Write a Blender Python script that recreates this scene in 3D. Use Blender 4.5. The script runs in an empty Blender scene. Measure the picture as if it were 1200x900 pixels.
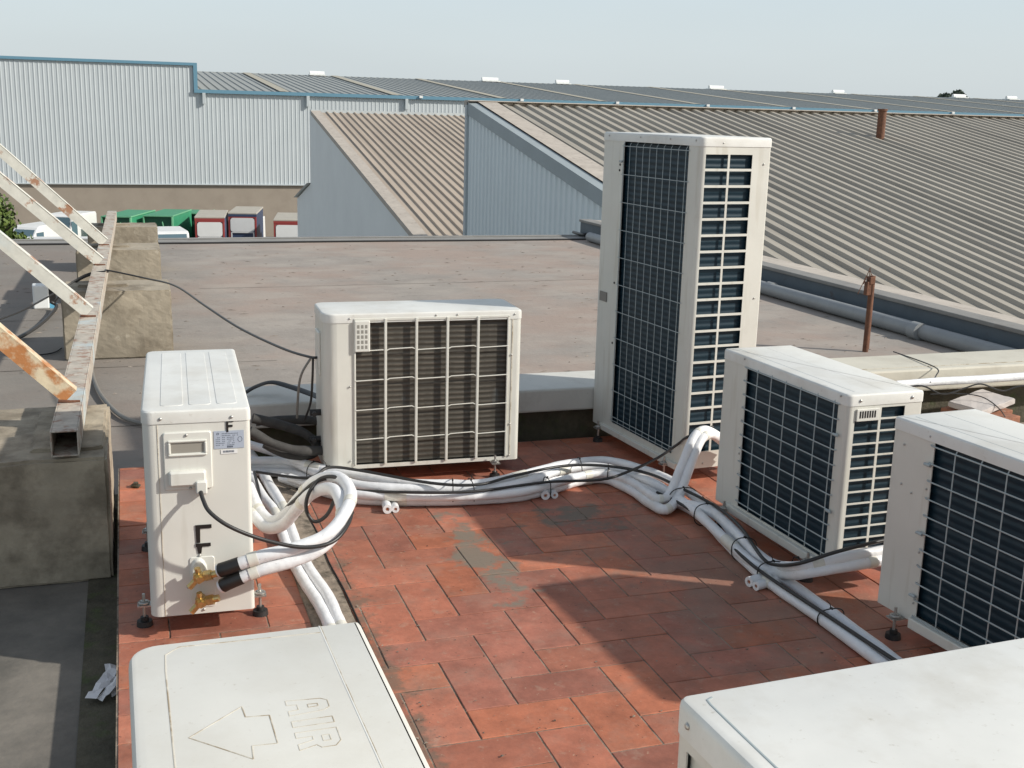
import bpy, bmesh, math, random
from mathutils import Vector, Matrix, Quaternion
R = math.radians
random.seed(7)
scene = bpy.context.scene
COL = scene.collection

# ------------------------------------------------------------------ materials
def mat(name, base, rough=0.6, metal=0.0, noise=None, dirt=None, dirt2=None, bump=None, spec=0.5, coat=0, streak=None, wavy=None):
    """base colour; noise=(scale, amount) brightness variation; dirt=(colour, scale, threshold, softness, strength);
    bump=(scale, strength, distance)"""
    m = bpy.data.materials.new(name); m.use_nodes = True
    nt = m.node_tree; N = nt.nodes; L = nt.links
    b = N['Principled BSDF']
    b.inputs['Roughness'].default_value = rough
    b.inputs['Metallic'].default_value = metal
    b.inputs['Specular IOR Level'].default_value = spec
    geo = N.new('ShaderNodeNewGeometry')
    col = None
    rgb = N.new('ShaderNodeRGB'); rgb.outputs[0].default_value = (*base, 1); col = rgb.outputs[0]
    if noise:
        n = N.new('ShaderNodeTexNoise'); n.inputs['Scale'].default_value = noise[0]; n.inputs['Detail'].default_value = 8
        n.inputs['Roughness'].default_value = 0.65
        L.new(geo.outputs['Position'], n.inputs['Vector'])
        mr = N.new('ShaderNodeMapRange'); mr.inputs['From Min'].default_value = .3; mr.inputs['From Max'].default_value = .7
        mr.inputs['To Min'].default_value = 1 - noise[1]; mr.inputs['To Max'].default_value = 1 + noise[1]
        L.new(n.outputs['Fac'], mr.inputs['Value'])
        mx = N.new('ShaderNodeVectorMath'); mx.operation = 'SCALE'
        L.new(col, mx.inputs[0]); L.new(mr.outputs[0], mx.inputs['Scale']); col = mx.outputs[0]
    for k, d in enumerate([dirt, dirt2]):
        if not d: continue
        n = N.new('ShaderNodeTexNoise'); n.noise_dimensions = '4D'; n.inputs['W'].default_value = 3.1 * (k + 1)
        n.inputs['Scale'].default_value = d[1]; n.inputs['Detail'].default_value = 9; n.inputs['Roughness'].default_value = .62
        L.new(geo.outputs['Position'], n.inputs['Vector'])
        mr = N.new('ShaderNodeMapRange'); mr.inputs['From Min'].default_value = d[2]; mr.inputs['From Max'].default_value = d[2] + d[3]
        mr.inputs['To Max'].default_value = d[4]
        L.new(n.outputs['Fac'], mr.inputs['Value'])
        mx = N.new('ShaderNodeMix'); mx.data_type = 'RGBA'
        L.new(mr.outputs[0], mx.inputs['Factor']); L.new(col, mx.inputs['A']); mx.inputs['B'].default_value = (*d[0], 1)
        col = mx.outputs['Result']
    if streak:                                   # thin vertical run marks: (colour, threshold, strength)
        mp = N.new('ShaderNodeMapping'); mp.inputs['Scale'].default_value = streak[3] if len(streak) > 3 else (1, 1, .10); L.new(geo.outputs['Position'], mp.inputs[0])
        n = N.new('ShaderNodeTexNoise'); n.inputs['Scale'].default_value = streak[4] if len(streak) > 4 else 32; n.inputs['Detail'].default_value = 5; L.new(mp.outputs[0], n.inputs['Vector'])
        mr = N.new('ShaderNodeMapRange'); mr.inputs['From Min'].default_value = streak[1]; mr.inputs['From Max'].default_value = streak[1]+.14; mr.inputs['To Max'].default_value = streak[2]
        L.new(n.outputs['Fac'], mr.inputs['Value'])
        mx = N.new('ShaderNodeMix'); mx.data_type = 'RGBA'; L.new(mr.outputs[0], mx.inputs['Factor']); L.new(col, mx.inputs['A']); mx.inputs['B'].default_value = (*streak[0], 1)
        col = mx.outputs['Result']
    L.new(col, b.inputs['Base Color'])
    if wavy:
        n = N.new('ShaderNodeTexNoise'); n.inputs['Scale'].default_value = wavy[0]; n.inputs['Detail'].default_value = 2; L.new(geo.outputs['Position'], n.inputs['Vector'])
        bp0 = N.new('ShaderNodeBump'); bp0.inputs['Strength'].default_value = wavy[1]; bp0.inputs['Distance'].default_value = wavy[2]; L.new(n.outputs['Fac'], bp0.inputs['Height'])
        L.new(bp0.outputs[0], b.inputs['Normal'])
    if bump:
        n = N.new('ShaderNodeTexNoise'); n.inputs['Scale'].default_value = bump[0]; n.inputs['Detail'].default_value = 8
        L.new(geo.outputs['Position'], n.inputs['Vector'])
        bp = N.new('ShaderNodeBump'); bp.inputs['Strength'].default_value = bump[1]; bp.inputs['Distance'].default_value = bump[2]
        L.new(n.outputs['Fac'], bp.inputs['Height'])
        if wavy: L.new(bp0.outputs[0], bp.inputs['Normal'])
        L.new(bp.outputs[0], b.inputs['Normal'])
    return m

M = {}
M['cream'] = mat('cream_paint', (.65, .642, .58), .36, streak=((.42, .38, .29), .56, .30), wavy=(4, .35, .02), noise=(2.2, .06), dirt=((.40, .35, .26), 5, .60, .25, .35), dirt2=((.25, .22, .17), 40, .68, .08, .25), bump=(350, .05, .0004))
M['cream_new'] = mat('clean_cream_paint', (.685, .678, .62), .36, streak=((.45, .42, .34), .58, .22), wavy=(4, .3, .02), noise=(2.2, .04), dirt=((.45, .41, .33), 4, .62, .3, .2), bump=(350, .04, .0004))
M['lid'] = mat('lid_paint', (.72, .715, .67), .42, wavy=(5, .3, .015), noise=(2.5, .07), dirt=((.50, .46, .38), 5, .48, .2, .45), dirt2=((.33, .28, .2), 60, .62, .10, .4), bump=(300, .05, .0004))
M['lid_worn'] = mat('weathered_lid_paint', (.74, .72, .65), .5, noise=(4, .05), dirt=((.56, .51, .41), 7, .45, .3, .35), dirt2=((.38, .30, .2), 90, .62, .12, .35), bump=(160, .10, .0006))
M['groove'] = mat('dirty_groove', (.60, .56, .47), .8, dirt=((.33, .26, .17), 22, .47, .12, .9))
M['coil_dark'] = None
M['wire'] = mat('grey_coated_wire', (.38, .43, .43), .45)
M['brass'] = mat('brass', (.60, .45, .20), .38, metal=1.0, noise=(80, .3), dirt=((.15, .35, .22), 60, .58, .1, .5))
M['steel'] = mat('zinc_steel', (.48, .47, .44), .4, metal=.8, noise=(80, .2))
M['black'] = mat('black_rubber', (.022, .021, .020), .55, noise=(40, .2))
M['tape'] = mat('black_tape', (.016, .015, .014), .4)
M['cable'] = mat('black_cable_sheath', (.028, .027, .026), .42)
M['greycable'] = mat('grey_cable_sheath', (.20, .19, .17), .5)
M['hose'] = mat('dark_foam_hose', (.045, .043, .040), .8, noise=(30, .3), bump=(90, .3, .002))
M['foam'] = mat('white_pipe_insulation', (.78, .785, .79), .42, wavy=(16, .5, .012), noise=(7, .09), dirt=((.48, .43, .34), 6, .55, .2, .45), dirt2=((.22, .18, .14), 60, .64, .08, .5), bump=(90, .25, .002))
M['tapeband'] = mat('yellowed_tape', (.70, .68, .60), .4, noise=(30, .1))
M['foamcore'] = mat('pink_foam_core', (.55, .42, .38), .8, noise=(200, .2))
M['copper'] = mat('copper', (.55, .25, .13), .35, metal=1)
M['label'] = mat('rating_label', (.42, .47, .55), .4)
M['print'] = mat('label_print', (.13, .15, .19), .5)
M['whitelabel'] = mat('white_label', (.8, .8, .78), .4)
M['coping'] = mat('painted_coping', (.60, .59, .54), .7, noise=(3, .08), dirt=((.35, .32, .27), 5, .5, .25, .6), dirt2=((.2, .17, .13), 45, .63, .1, .5), bump=(60, .25, .003))
M['coping_yellow'] = mat('cream_coping', (.58, .55, .46), .7, noise=(3, .08), dirt=((.38, .34, .27), 5, .5, .25, .5), dirt2=((.2, .17, .13), 45, .66, .1, .4), bump=(60, .25, .003))
M['mosswall'] = mat('dark_mossy_masonry', (.085, .075, .05), .9, noise=(12, .4), dirt=((.07, .09, .03), 9, .52, .12, .8), bump=(40, .6, .01))
M['concrete'] = mat('cast_concrete', (.34, .295, .225), .9, noise=(3, .25), dirt=((.17, .14, .10), 3.2, .50, .12, .75), dirt2=((.50, .45, .36), 14, .60, .08, .5), bump=(55, .3, .004))
M['concrete_dark'] = mat('aged_concrete', (.37, .315, .235), .9, noise=(6, .25), dirt=((.17, .14, .10), 7, .46, .16, .75), dirt2=((.40, .34, .26), 24, .62, .1, .35), bump=(45, .4, .006))
M['rail'] = mat('peeling_painted_steel', (.47, .42, .35), .7, noise=(18, .25), dirt=((.27, .13, .08), 22, .52, .10, .75), dirt2=((.48, .56, .57), 4, .55, .10, .75), bump=(90, .3, .002))
M['strut'] = mat('flaking_white_steel', (.68, .66, .58), .55, noise=(14, .12), dirt=((.36, .14, .05), 9, .565, .05, .85), dirt2=((.50, .58, .60), 5, .57, .1, .5), bump=(90, .3, .002))
M['strut_rust'] = mat('rusty_orange_steel', (.66, .55, .38), .65, noise=(14, .15), dirt=((.46, .17, .045), 9, .44, .09, .92), dirt2=((.25, .09, .04), 25, .60, .08, .7), bump=(90, .4, .003))
M['rust'] = mat('rusty_iron', (.15, .065, .035), .8, noise=(25, .35), dirt=((.10, .045, .03), 18, .5, .15, .8), bump=(120, .5, .003))
M['darkin'] = mat('dark_inside', (.012, .010, .009), .9)
M['pvc'] = mat('grey_pvc', (.27, .28, .28), .45, noise=(4, .1), dirt=((.2, .19, .17), 12, .6, .15, .5))
M['fascia'] = mat('blue_grey_fascia', (.10, .125, .145), .6, noise=(3, .12), dirt=((.09, .06, .045), 7, .62, .08, .6))
M['fasciatop'] = mat('grey_flashing', (.25, .24, .22), .7, noise=(3, .15), dirt=((.19, .17, .15), 7, .55, .12, .5))
M['pinkflash'] = mat('pinkish_flashing', (.46, .41, .35), .8, noise=(3, .12), dirt=((.25, .2, .17), 8, .55, .12, .5))
M['clad'] = mat('pale_steel_cladding', (.49, .53, .545), .5, noise=(.25, .04))
M['clad_mid'] = mat('grey_blue_sheet', (.78, .80, .78), .6, noise=(.4, .04), dirt=((.72, .74, .73), 1.1, .5, .2, .5))
M['clad_gable'] = mat('blue_grey_cladding', (.76, .82, .82), .5, noise=(.3, .05))
M['bluetrim'] = mat('blue_trim', (.13, .27, .36), .45)
M['greytrim'] = mat('grey_blue_trim', (.48, .52, .53), .5, noise=(1, .06))
M['verge'] = mat('verge_sheet', (.34, .385, .395), .55, noise=(1, .08))
M['brickwall'] = mat('tan_blockwork', (.31, .265, .215), .9, noise=(.5, .06), dirt=((.25, .21, .17), .9, .5, .2, .5))
M['shedroof'] = mat('tan_ribbed_roof', (.385, .35, .29), .65, streak=((.25, .225, .185), .50, .55, (1, .06, .06), 1.6), noise=(.35, .07), dirt=((.36, .33, .28), .8, .5, .2, .5), dirt2=((.30, .27, .22), 5, .6, .2, .3))
M['shedroof_mid'] = mat('beige_ribbed_roof', (.455, .38, .30), .65, streak=((.33, .27, .21), .50, .5, (1, .06, .06), 1.6), noise=(.35, .06), dirt=((.38, .32, .255), .8, .5, .2, .5))
M['farroof'] = mat('grey_far_roof', (.31, .325, .31), .7, noise=(.1, .05))
M['skylight'] = mat('tan_rooflight', (.40, .37, .29), .6)
M['whitevent'] = mat('white_vent', (.78, .79, .77), .5)
M['yard'] = mat('yard_ground', (.20, .18, .155), .95, noise=(.15, .15), dirt=((.13, .12, .11), .08, .5, .1, .6))
M['truckwhite'] = mat('white_lorry_paint', (.72, .72, .70), .4, noise=(.8, .05))
M['truckroof'] = mat('dusty_lorry_roof', (.42, .39, .33), .7, noise=(1.5, .08))
M['truckred'] = mat('dark_red_frame', (.30, .045, .04), .5)
M['truckblue'] = mat('navy_panel', (.035, .055, .11), .5)
M['green'] = mat('green_container_paint', (.045, .27, .14), .5, noise=(1, .12))
M['greendark'] = mat('dark_green', (.015, .09, .05), .6)
M['greenlight'] = mat('light_green_edge', (.16, .42, .24), .5)
M['tyre'] = mat('tyre_rubber', (.02, .02, .02), .8)
M['glass'] = mat('windscreen', (.10, .16, .19), .15)
M['bark'] = mat('bark', (.09, .065, .045), .9, bump=(20, .6, .03))
M['leaf'] = mat('leaf_green', (.075, .12, .022), .6, noise=(1.5, .35))
M['leaf2'] = mat('leaf_yellow_green', (.12, .17, .035), .6, noise=(1.5, .3))
M['leaf_dark'] = mat('dark_leaf', (.045, .07, .045), .7, noise=(.3, .3))
M['brick'] = mat('old_brick', (.30, .13, .075), .9, noise=(30, .3), dirt=((.35, .31, .26), 15, .56, .1, .6), bump=(60, .5, .004))
M['marble'] = mat('broken_stone_slab', (.55, .50, .46), .6, noise=(8, .12), dirt=((.35, .25, .2), 14, .55, .1, .5))
M['paper'] = mat('crumpled_paper', (.7, .68, .68), .8, noise=(20, .1))
M['bluelabel'] = mat('blue_print', (.12, .38, .55), .5)
M['mortar'] = mat('dirty_mortar', (.24, .195, .15), .95, noise=(14, .35), dirt=((.06, .05, .035), 16, .50, .12, .85), dirt2=((.30, .25, .19), 24, .58, .08, .6), bump=(40, .8, .01))

def coil_mat(name, base, light, zscale, amount, spec=.3):
    m = bpy.data.materials.new(name); m.use_nodes = True
    nt = m.node_tree; N = nt.nodes; L = nt.links; b = N['Principled BSDF']
    b.inputs['Roughness'].default_value = .45; b.inputs['Metallic'].default_value = .1
    b.inputs['Specular IOR Level'].default_value = spec
    geo = N.new('ShaderNodeNewGeometry')
    sp = N.new('ShaderNodeSeparateXYZ'); L.new(geo.outputs['Position'], sp.inputs[0])
    n = N.new('ShaderNodeTexNoise'); n.inputs['Scale'].default_value = 7; n.inputs['Detail'].default_value = 6
    L.new(geo.outputs['Position'], n.inputs['Vector'])
    ma = N.new('ShaderNodeMath'); ma.operation = 'MULTIPLY_ADD'; ma.inputs[1].default_value = .006
    L.new(n.outputs['Fac'], ma.inputs[0]); L.new(sp.outputs['Z'], ma.inputs[2])
    mu = N.new('ShaderNodeMath'); mu.operation = 'MULTIPLY'; mu.inputs[1].default_value = zscale * 2 * math.pi
    L.new(ma.outputs[0], mu.inputs[0])
    si = N.new('ShaderNodeMath'); si.operation = 'SINE'; L.new(mu.outputs[0], si.inputs[0])
    mr = N.new('ShaderNodeMapRange'); mr.inputs['From Min'].default_value = -.2; mr.inputs['From Max'].default_value = .95
    mr.inputs['To Max'].default_value = amount; L.new(si.outputs[0], mr.inputs['Value'])
    n2 = N.new('ShaderNodeTexNoise'); n2.inputs['Scale'].default_value = 9; n2.inputs['Detail'].default_value = 7
    mp = N.new('ShaderNodeMapping'); mp.inputs['Scale'].default_value = (3, 3, .7)
    L.new(geo.outputs['Position'], mp.inputs[0]); L.new(mp.outputs[0], n2.inputs['Vector'])
    mr2 = N.new('ShaderNodeMapRange'); mr2.inputs['From Min'].default_value = .35; mr2.inputs['From Max'].default_value = .7
    mr2.inputs['To Min'].default_value = .4; mr2.inputs['To Max'].default_value = 1.5; L.new(n2.outputs['Fac'], mr2.inputs['Value'])
    mm = N.new('ShaderNodeMath'); mm.operation = 'MULTIPLY'; L.new(mr.outputs[0], mm.inputs[0]); L.new(mr2.outputs[0], mm.inputs[1])
    mx = N.new('ShaderNodeMix'); mx.data_type = 'RGBA'
    mx.inputs['A'].default_value = (*base, 1); mx.inputs['B'].default_value = (*light, 1)
    L.new(mm.outputs[0], mx.inputs['Factor'])
    # pale scuffs where fins are bent
    n3 = N.new('ShaderNodeTexNoise'); n3.inputs['Scale'].default_value = 5.5; n3.inputs['Detail'].default_value = 3
    mp3 = N.new('ShaderNodeMapping'); mp3.inputs['Scale'].default_value = (1, 1, .45); mp3.inputs['Location'].default_value = (1.7, .3, .9)
    L.new(geo.outputs['Position'], mp3.inputs[0]); L.new(mp3.outputs[0], n3.inputs['Vector'])
    mr3 = N.new('ShaderNodeMapRange'); mr3.inputs['From Min'].default_value = .74; mr3.inputs['From Max'].default_value = .80; mr3.inputs['To Max'].default_value = .55
    L.new(n3.outputs['Fac'], mr3.inputs['Value'])
    mx3 = N.new('ShaderNodeMix'); mx3.data_type = 'RGBA'; L.new(mr3.outputs[0], mx3.inputs['Factor'])
    L.new(mx.outputs['Result'], mx3.inputs['A']); mx3.inputs['B'].default_value = (.22, .27, .28, 1)
    L.new(mx3.outputs['Result'], b.inputs['Base Color'])
    bp = N.new('ShaderNodeBump'); bp.inputs['Strength'].default_value = .35; bp.inputs['Distance'].default_value = .003
    L.new(si.outputs[0], bp.inputs['Height']); L.new(bp.outputs[0], b.inputs['Normal'])
    return m
M['coil_dark'] = coil_mat('dark_blue_coil_fins', (.010, .028, .042), (.018, .045, .062), 40, .40)
M['coil_brown'] = coil_mat('dusty_brown_coil_fins', (.062, .056, .046), (.125, .112, .092), 46, .9)

# terrace tiles: per-tile colour attribute plus stains
def tile_mat():
    m = bpy.data.materials.new('terracotta_tiles'); m.use_nodes = True
    nt = m.node_tree; N = nt.nodes; L = nt.links; b = N['Principled BSDF']
    geo = N.new('ShaderNodeNewGeometry')
    at = N.new('ShaderNodeAttribute'); at.attribute_name = 'tilecol'
    n = N.new('ShaderNodeTexNoise'); n.inputs['Scale'].default_value = 9; n.inputs['Detail'].default_value = 9; n.inputs['Roughness'].default_value = .7
    L.new(geo.outputs['Position'], n.inputs['Vector'])
    mr = N.new('ShaderNodeMapRange'); mr.inputs['From Min'].default_value = .3; mr.inputs['From Max'].default_value = .7
    mr.inputs['To Min'].default_value = .68; mr.inputs['To Max'].default_value = 1.28; L.new(n.outputs['Fac'], mr.inputs['Value'])
    sc = N.new('ShaderNodeVectorMath'); sc.operation = 'SCALE'; L.new(at.outputs['Color'], sc.inputs[0]); L.new(mr.outputs[0], sc.inputs['Scale'])
    col = sc.outputs[0]
    def stain(col, color, scale, lo, soft, strength, spot=None, det=8):
        n = N.new('ShaderNodeTexNoise'); n.inputs['Scale'].default_value = scale; n.inputs['Detail'].default_value = det; n.inputs['Roughness'].default_value = .65
        mp = N.new('ShaderNodeMapping'); mp.inputs['Location'].default_value = (scale * .37, lo * 9, 0)
        L.new(geo.outputs['Position'], mp.inputs[0]); L.new(mp.outputs[0], n.inputs['Vector'])
        src = n.outputs['Fac']
        if spot:
            mp2 = N.new('ShaderNodeMapping'); mp2.vector_type = 'TEXTURE'
            mp2.inputs['Location'].default_value = (spot[0], spot[1], 0); mp2.inputs['Scale'].default_value = (spot[2], spot[3], 1)
            L.new(geo.outputs['Position'], mp2.inputs[0])
            ln = N.new('ShaderNodeVectorMath'); ln.operation = 'LENGTH'; L.new(mp2.outputs[0], ln.inputs[0])
            m1 = N.new('ShaderNodeMath'); m1.operation = 'MULTIPLY_ADD'; m1.inputs[1].default_value = -.30; m1.inputs[2].default_value = .30
            L.new(ln.outputs['Value'], m1.inputs[0])
            m2 = N.new('ShaderNodeMath'); m2.operation = 'ADD'; L.new(m1.outputs[0], m2.inputs[0]); L.new(src, m2.inputs[1]); src = m2.outputs[0]
        mr = N.new('ShaderNodeMapRange'); mr.inputs['From Min'].default_value = lo; mr.inputs['From Max'].default_value = lo + soft
        mr.inputs['To Max'].default_value = strength; L.new(src, mr.inputs['Value'])
        mx = N.new('ShaderNodeMix'); mx.data_type = 'RGBA'; L.new(mr.outputs[0], mx.inputs['Factor']); L.new(col, mx.inputs['A'])
        mx.inputs['B'].default_value = (*color, 1); return mx.outputs['Result']
    col = stain(col, (.33, .235, .18), 5, .50, .25, .5)
    col = stain(col, (.13, .095, .07), 3.2, .57, .2, .4)
    col = stain(col, (.42, .30, .22), 16, .58, .12, .45)
    col = stain(col, (.22, .17, .13), 7, .54, .2, .45, spot=(1.9, 3.2, .55, .9))
    col = stain(col, (.50, .36, .25), 46, .66, .05, .5, det=3)
    col = stain(col, (.20, .175, .135), 9, .60, .10, .9, spot=(1.12, 3.65, .14, .60))
    col = stain(col, (.13, .13, .10), 9, .62, .12, .8, spot=(1.62, 3.95, .35, .22))
    col = stain(col, (.15, .115, .08), 14, .62, .14, .7, spot=(.63, 2.9, .07, 1.9))
    col = stain(col, (.035, .028, .02), 60, .69, .04, .7, det=2)
    L.new(col, b.inputs['Base Color']); b.inputs['Roughness'].default_value = .62
    n = N.new('ShaderNodeTexNoise'); n.inputs['Scale'].default_value = 70; n.inputs['Detail'].default_value = 6
    L.new(geo.outputs['Position'], n.inputs['Vector'])
    bp = N.new('ShaderNodeBump'); bp.inputs['Strength'].default_value = .35; bp.inputs['Distance'].default_value = .003
    L.new(n.outputs['Fac'], bp.inputs['Height']); L.new(bp.outputs[0], b.inputs['Normal'])
    return m
M['tiles'] = tile_mat()
def deck_mat():
    m = mat('roof_screed', (.305, .272, .238), .9, noise=(2.2, .16), dirt=((.35, .262, .212), .6, .44, .14, .7), dirt2=((.20, .17, .14), 9, .58, .12, .5), bump=(30, .5, .006))
    nt = m.node_tree; N = nt.nodes; L = nt.links; b = N['Principled BSDF']
    old = b.inputs['Base Color'].links[0].from_socket
    geo = N.new('ShaderNodeNewGeometry')
    def layer(old, color, mscale, scale, lo, soft, strength):
        mp = N.new('ShaderNodeMapping'); mp.inputs['Scale'].default_value = mscale
        L.new(geo.outputs['Position'], mp.inputs[0])
        n = N.new('ShaderNodeTexNoise'); n.inputs['Scale'].default_value = scale; n.inputs['Detail'].default_value = 7
        L.new(mp.outputs[0], n.inputs['Vector'])
        mr = N.new('ShaderNodeMapRange'); mr.inputs['From Min'].default_value = lo; mr.inputs['From Max'].default_value = lo + soft; mr.inputs['To Max'].default_value = strength
        L.new(n.outputs['Fac'], mr.inputs['Value'])
        mx = N.new('ShaderNodeMix'); mx.data_type = 'RGBA'; L.new(mr.outputs[0], mx.inputs['Factor']); L.new(old, mx.inputs['A'])
        mx.inputs['B'].default_value = (*color, 1); return mx.outputs['Result']
    old = layer(old, (.39, .345, .295), (1, 1.5, 1), 1.7, .50, .14, .5)
    old = layer(old, (.17, .15, .13), (1, 1.8, 1), 8, .66, .04, .7)
    # the strip on the far left is greyer and darker
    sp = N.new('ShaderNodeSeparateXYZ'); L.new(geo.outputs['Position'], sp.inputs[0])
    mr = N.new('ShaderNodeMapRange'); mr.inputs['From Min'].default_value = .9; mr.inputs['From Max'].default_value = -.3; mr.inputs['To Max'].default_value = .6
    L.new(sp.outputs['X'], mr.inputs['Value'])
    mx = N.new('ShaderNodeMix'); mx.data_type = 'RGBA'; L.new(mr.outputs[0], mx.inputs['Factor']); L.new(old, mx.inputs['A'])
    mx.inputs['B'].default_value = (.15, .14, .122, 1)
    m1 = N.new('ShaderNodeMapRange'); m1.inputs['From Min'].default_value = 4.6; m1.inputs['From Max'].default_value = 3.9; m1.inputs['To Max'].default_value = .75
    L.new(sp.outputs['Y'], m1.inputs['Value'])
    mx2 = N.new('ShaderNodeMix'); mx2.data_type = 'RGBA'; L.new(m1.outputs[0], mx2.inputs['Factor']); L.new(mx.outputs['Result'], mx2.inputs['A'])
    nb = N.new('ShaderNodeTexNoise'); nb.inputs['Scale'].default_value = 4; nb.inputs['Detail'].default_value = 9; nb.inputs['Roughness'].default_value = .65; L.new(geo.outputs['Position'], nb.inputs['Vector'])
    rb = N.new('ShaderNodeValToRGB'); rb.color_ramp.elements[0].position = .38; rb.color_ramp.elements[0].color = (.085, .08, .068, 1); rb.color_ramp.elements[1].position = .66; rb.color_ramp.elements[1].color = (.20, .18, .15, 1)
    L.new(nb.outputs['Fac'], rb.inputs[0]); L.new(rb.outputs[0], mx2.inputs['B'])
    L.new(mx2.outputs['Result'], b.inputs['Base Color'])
    return m
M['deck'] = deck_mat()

# ------------------------------------------------------------------ mesh helpers
class MB:
    def __init__(s): s.v = []; s.f = []
    def add(s, vs, fs):
        o = len(s.v); s.v += [tuple(v) for v in vs]; s.f += [tuple(i + o for i in f) for f in fs]; return s
    def box(s, x0, x1, y0, y1, z0, z1):
        return s.add([(x0,y0,z0),(x1,y0,z0),(x1,y1,z0),(x0,y1,z0),(x0,y0,z1),(x1,y0,z1),(x1,y1,z1),(x0,y1,z1)],
                     [(0,3,2,1),(4,5,6,7),(0,1,5,4),(1,2,6,5),(2,3,7,6),(3,0,4,7)])
    def bar(s, a, b, w, h, up=(0,0,1)):
        a = Vector(a); b = Vector(b); d = (b - a).normalized(); up = Vector(up)
        if abs(d.dot(up)) > .99: up = Vector((0, 1, 0))
        r = d.cross(up).normalized(); u = r.cross(d)
        vs = []
        for p in (a, b):
            for i, j in ((-1,-1),(1,-1),(1,1),(-1,1)): vs.append(p + r*(i*w/2) + u*(j*h/2))
        return s.add(vs, [(0,1,2,3),(7,6,5,4),(0,4,5,1),(1,5,6,2),(2,6,7,3),(3,7,4,0)])
    def tube(s, pts, r, n=10, caps=True, flat=1.0, closed=False):
        pts = [Vector(p) for p in pts]; m = len(pts)
        rs = r if isinstance(r, (list, tuple)) else [r]*m
        tang = []
        for i in range(m):
            if closed: t = pts[(i+1) % m] - pts[i-1]
            else: t = pts[min(i+1, m-1)] - pts[max(i-1, 0)]
            tang.append(t.normalized())
        ref = Vector((0,0,1)) if abs(tang[0].z) < .9 else Vector((1,0,0))
        nrm = (ref - tang[0]*ref.dot(tang[0])).normalized()
        vs = []; o = len(s.v)
        for i in range(m):
            if i: nrm = (nrm - tang[i]*nrm.dot(tang[i])).normalized()
            bn = tang[i].cross(nrm)
            for k in range(n):
                a = 2*math.pi*k/n
                vs.append(pts[i] + nrm*(math.cos(a)*rs[i]*flat) + bn*(math.sin(a)*rs[i]))
        fs = []
        for i in range(m if closed else m-1):
            j = (i+1) % m
            for k in range(n):
                l = (k+1) % n
                fs.append((i*n+k, i*n+l, j*n+l, j*n+k))
        if caps and not closed:
            fs.append(tuple(range(n))[::-1]); fs.append(tuple((m-1)*n+k for k in range(n)))
        return s.add(vs, fs)
    def cyl(s, a, b, r, n=14, r2=None): return s.tube([a, b], [r, r if r2 is None else r2], n)
    def dome(s, c, nrm, r, h, n=10):
        c = Vector(c); nrm = Vector(nrm).normalized(); pts = [c, c + nrm*h*.7, c + nrm*h]
        return s.tube(pts, [r, r*.8, r*.25], n)
    def build(s, name, m, parent=None, smooth=None, bevel=None, loc=None):
        me = bpy.data.meshes.new(name); me.from_pydata([tuple(v) for v in s.v], [], s.f); me.validate(); me.update()
        o = bpy.data.objects.new(name, me); COL.objects.link(o)
        if m: me.materials.append(m)
        if smooth is not None:
            me.polygons.foreach_set('use_smooth', [True]*len(me.polygons)); me.set_sharp_from_angle(angle=R(smooth))
        if bevel:
            bv = o.modifiers.new('bevel', 'BEVEL'); bv.width = bevel; bv.segments = 2; bv.limit_method = 'ANGLE'; bv.angle_limit = R(40)
            bv.harden_normals = False
        if parent: o.parent = parent
        if loc: o.location = loc
        return o
def tag(o, label=None, cat=None, group=None, kind=None):
    if label: o['label'] = label
    if cat: o['category'] = cat
    if group: o['group'] = group
    if kind: o['kind'] = kind
    return o
def empty(name, loc=(0,0,0), rz=0, label=None, cat=None, group=None):
    o = bpy.data.objects.new(name, None); COL.objects.link(o); o.location = loc; o.rotation_euler.z = rz
    o.empty_display_size = .1
    return tag(o, label, cat, group)
def smooth_path(pts, n=6):
    P = [Vector(p) for p in pts]; out = []
    for i in range(len(P)-1):
        p0 = P[max(i-1,0)]; p1 = P[i]; p2 = P[i+1]; p3 = P[min(i+2, len(P)-1)]
        for k in range(n):
            t = k/n
            out.append(.5*((2*p1) + (p2-p0)*t + (2*p0-5*p1+4*p2-p3)*t*t + (3*p1-p0-3*p2+p3)*t**3))
    out.append(P[-1]); return out
def rough_box(name, m, x0, x1, y0, y1, z0, z1, amp=.006, cut=14, parent=None, bev=.012):
    bm = bmesh.new(); bmesh.ops.create_cube(bm, size=1)
    for v in bm.verts: v.co = Vector((x0+(v.co.x+.5)*(x1-x0), y0+(v.co.y+.5)*(y1-y0), z0+(v.co.z+.5)*(z1-z0)))
    bmesh.ops.bevel(bm, geom=bm.edges[:], offset=bev, segments=2, affect='EDGES')
    bmesh.ops.subdivide_edges(bm, edges=[e for e in bm.edges if e.calc_length() > .1], cuts=cut, use_grid_fill=True)
    from mathutils import noise
    for v in bm.verts:
        p = v.co*9; q = v.co*34
        d = noise.noise_vector(p)*amp + noise.noise_vector(q)*amp*.7
        v.co += d
    me = bpy.data.meshes.new(name); bm.to_mesh(me); bm.free(); me.materials.append(m)
    o = bpy.data.objects.new(name, me); COL.objects.link(o)
    if parent: o.parent = parent
    return o

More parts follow.
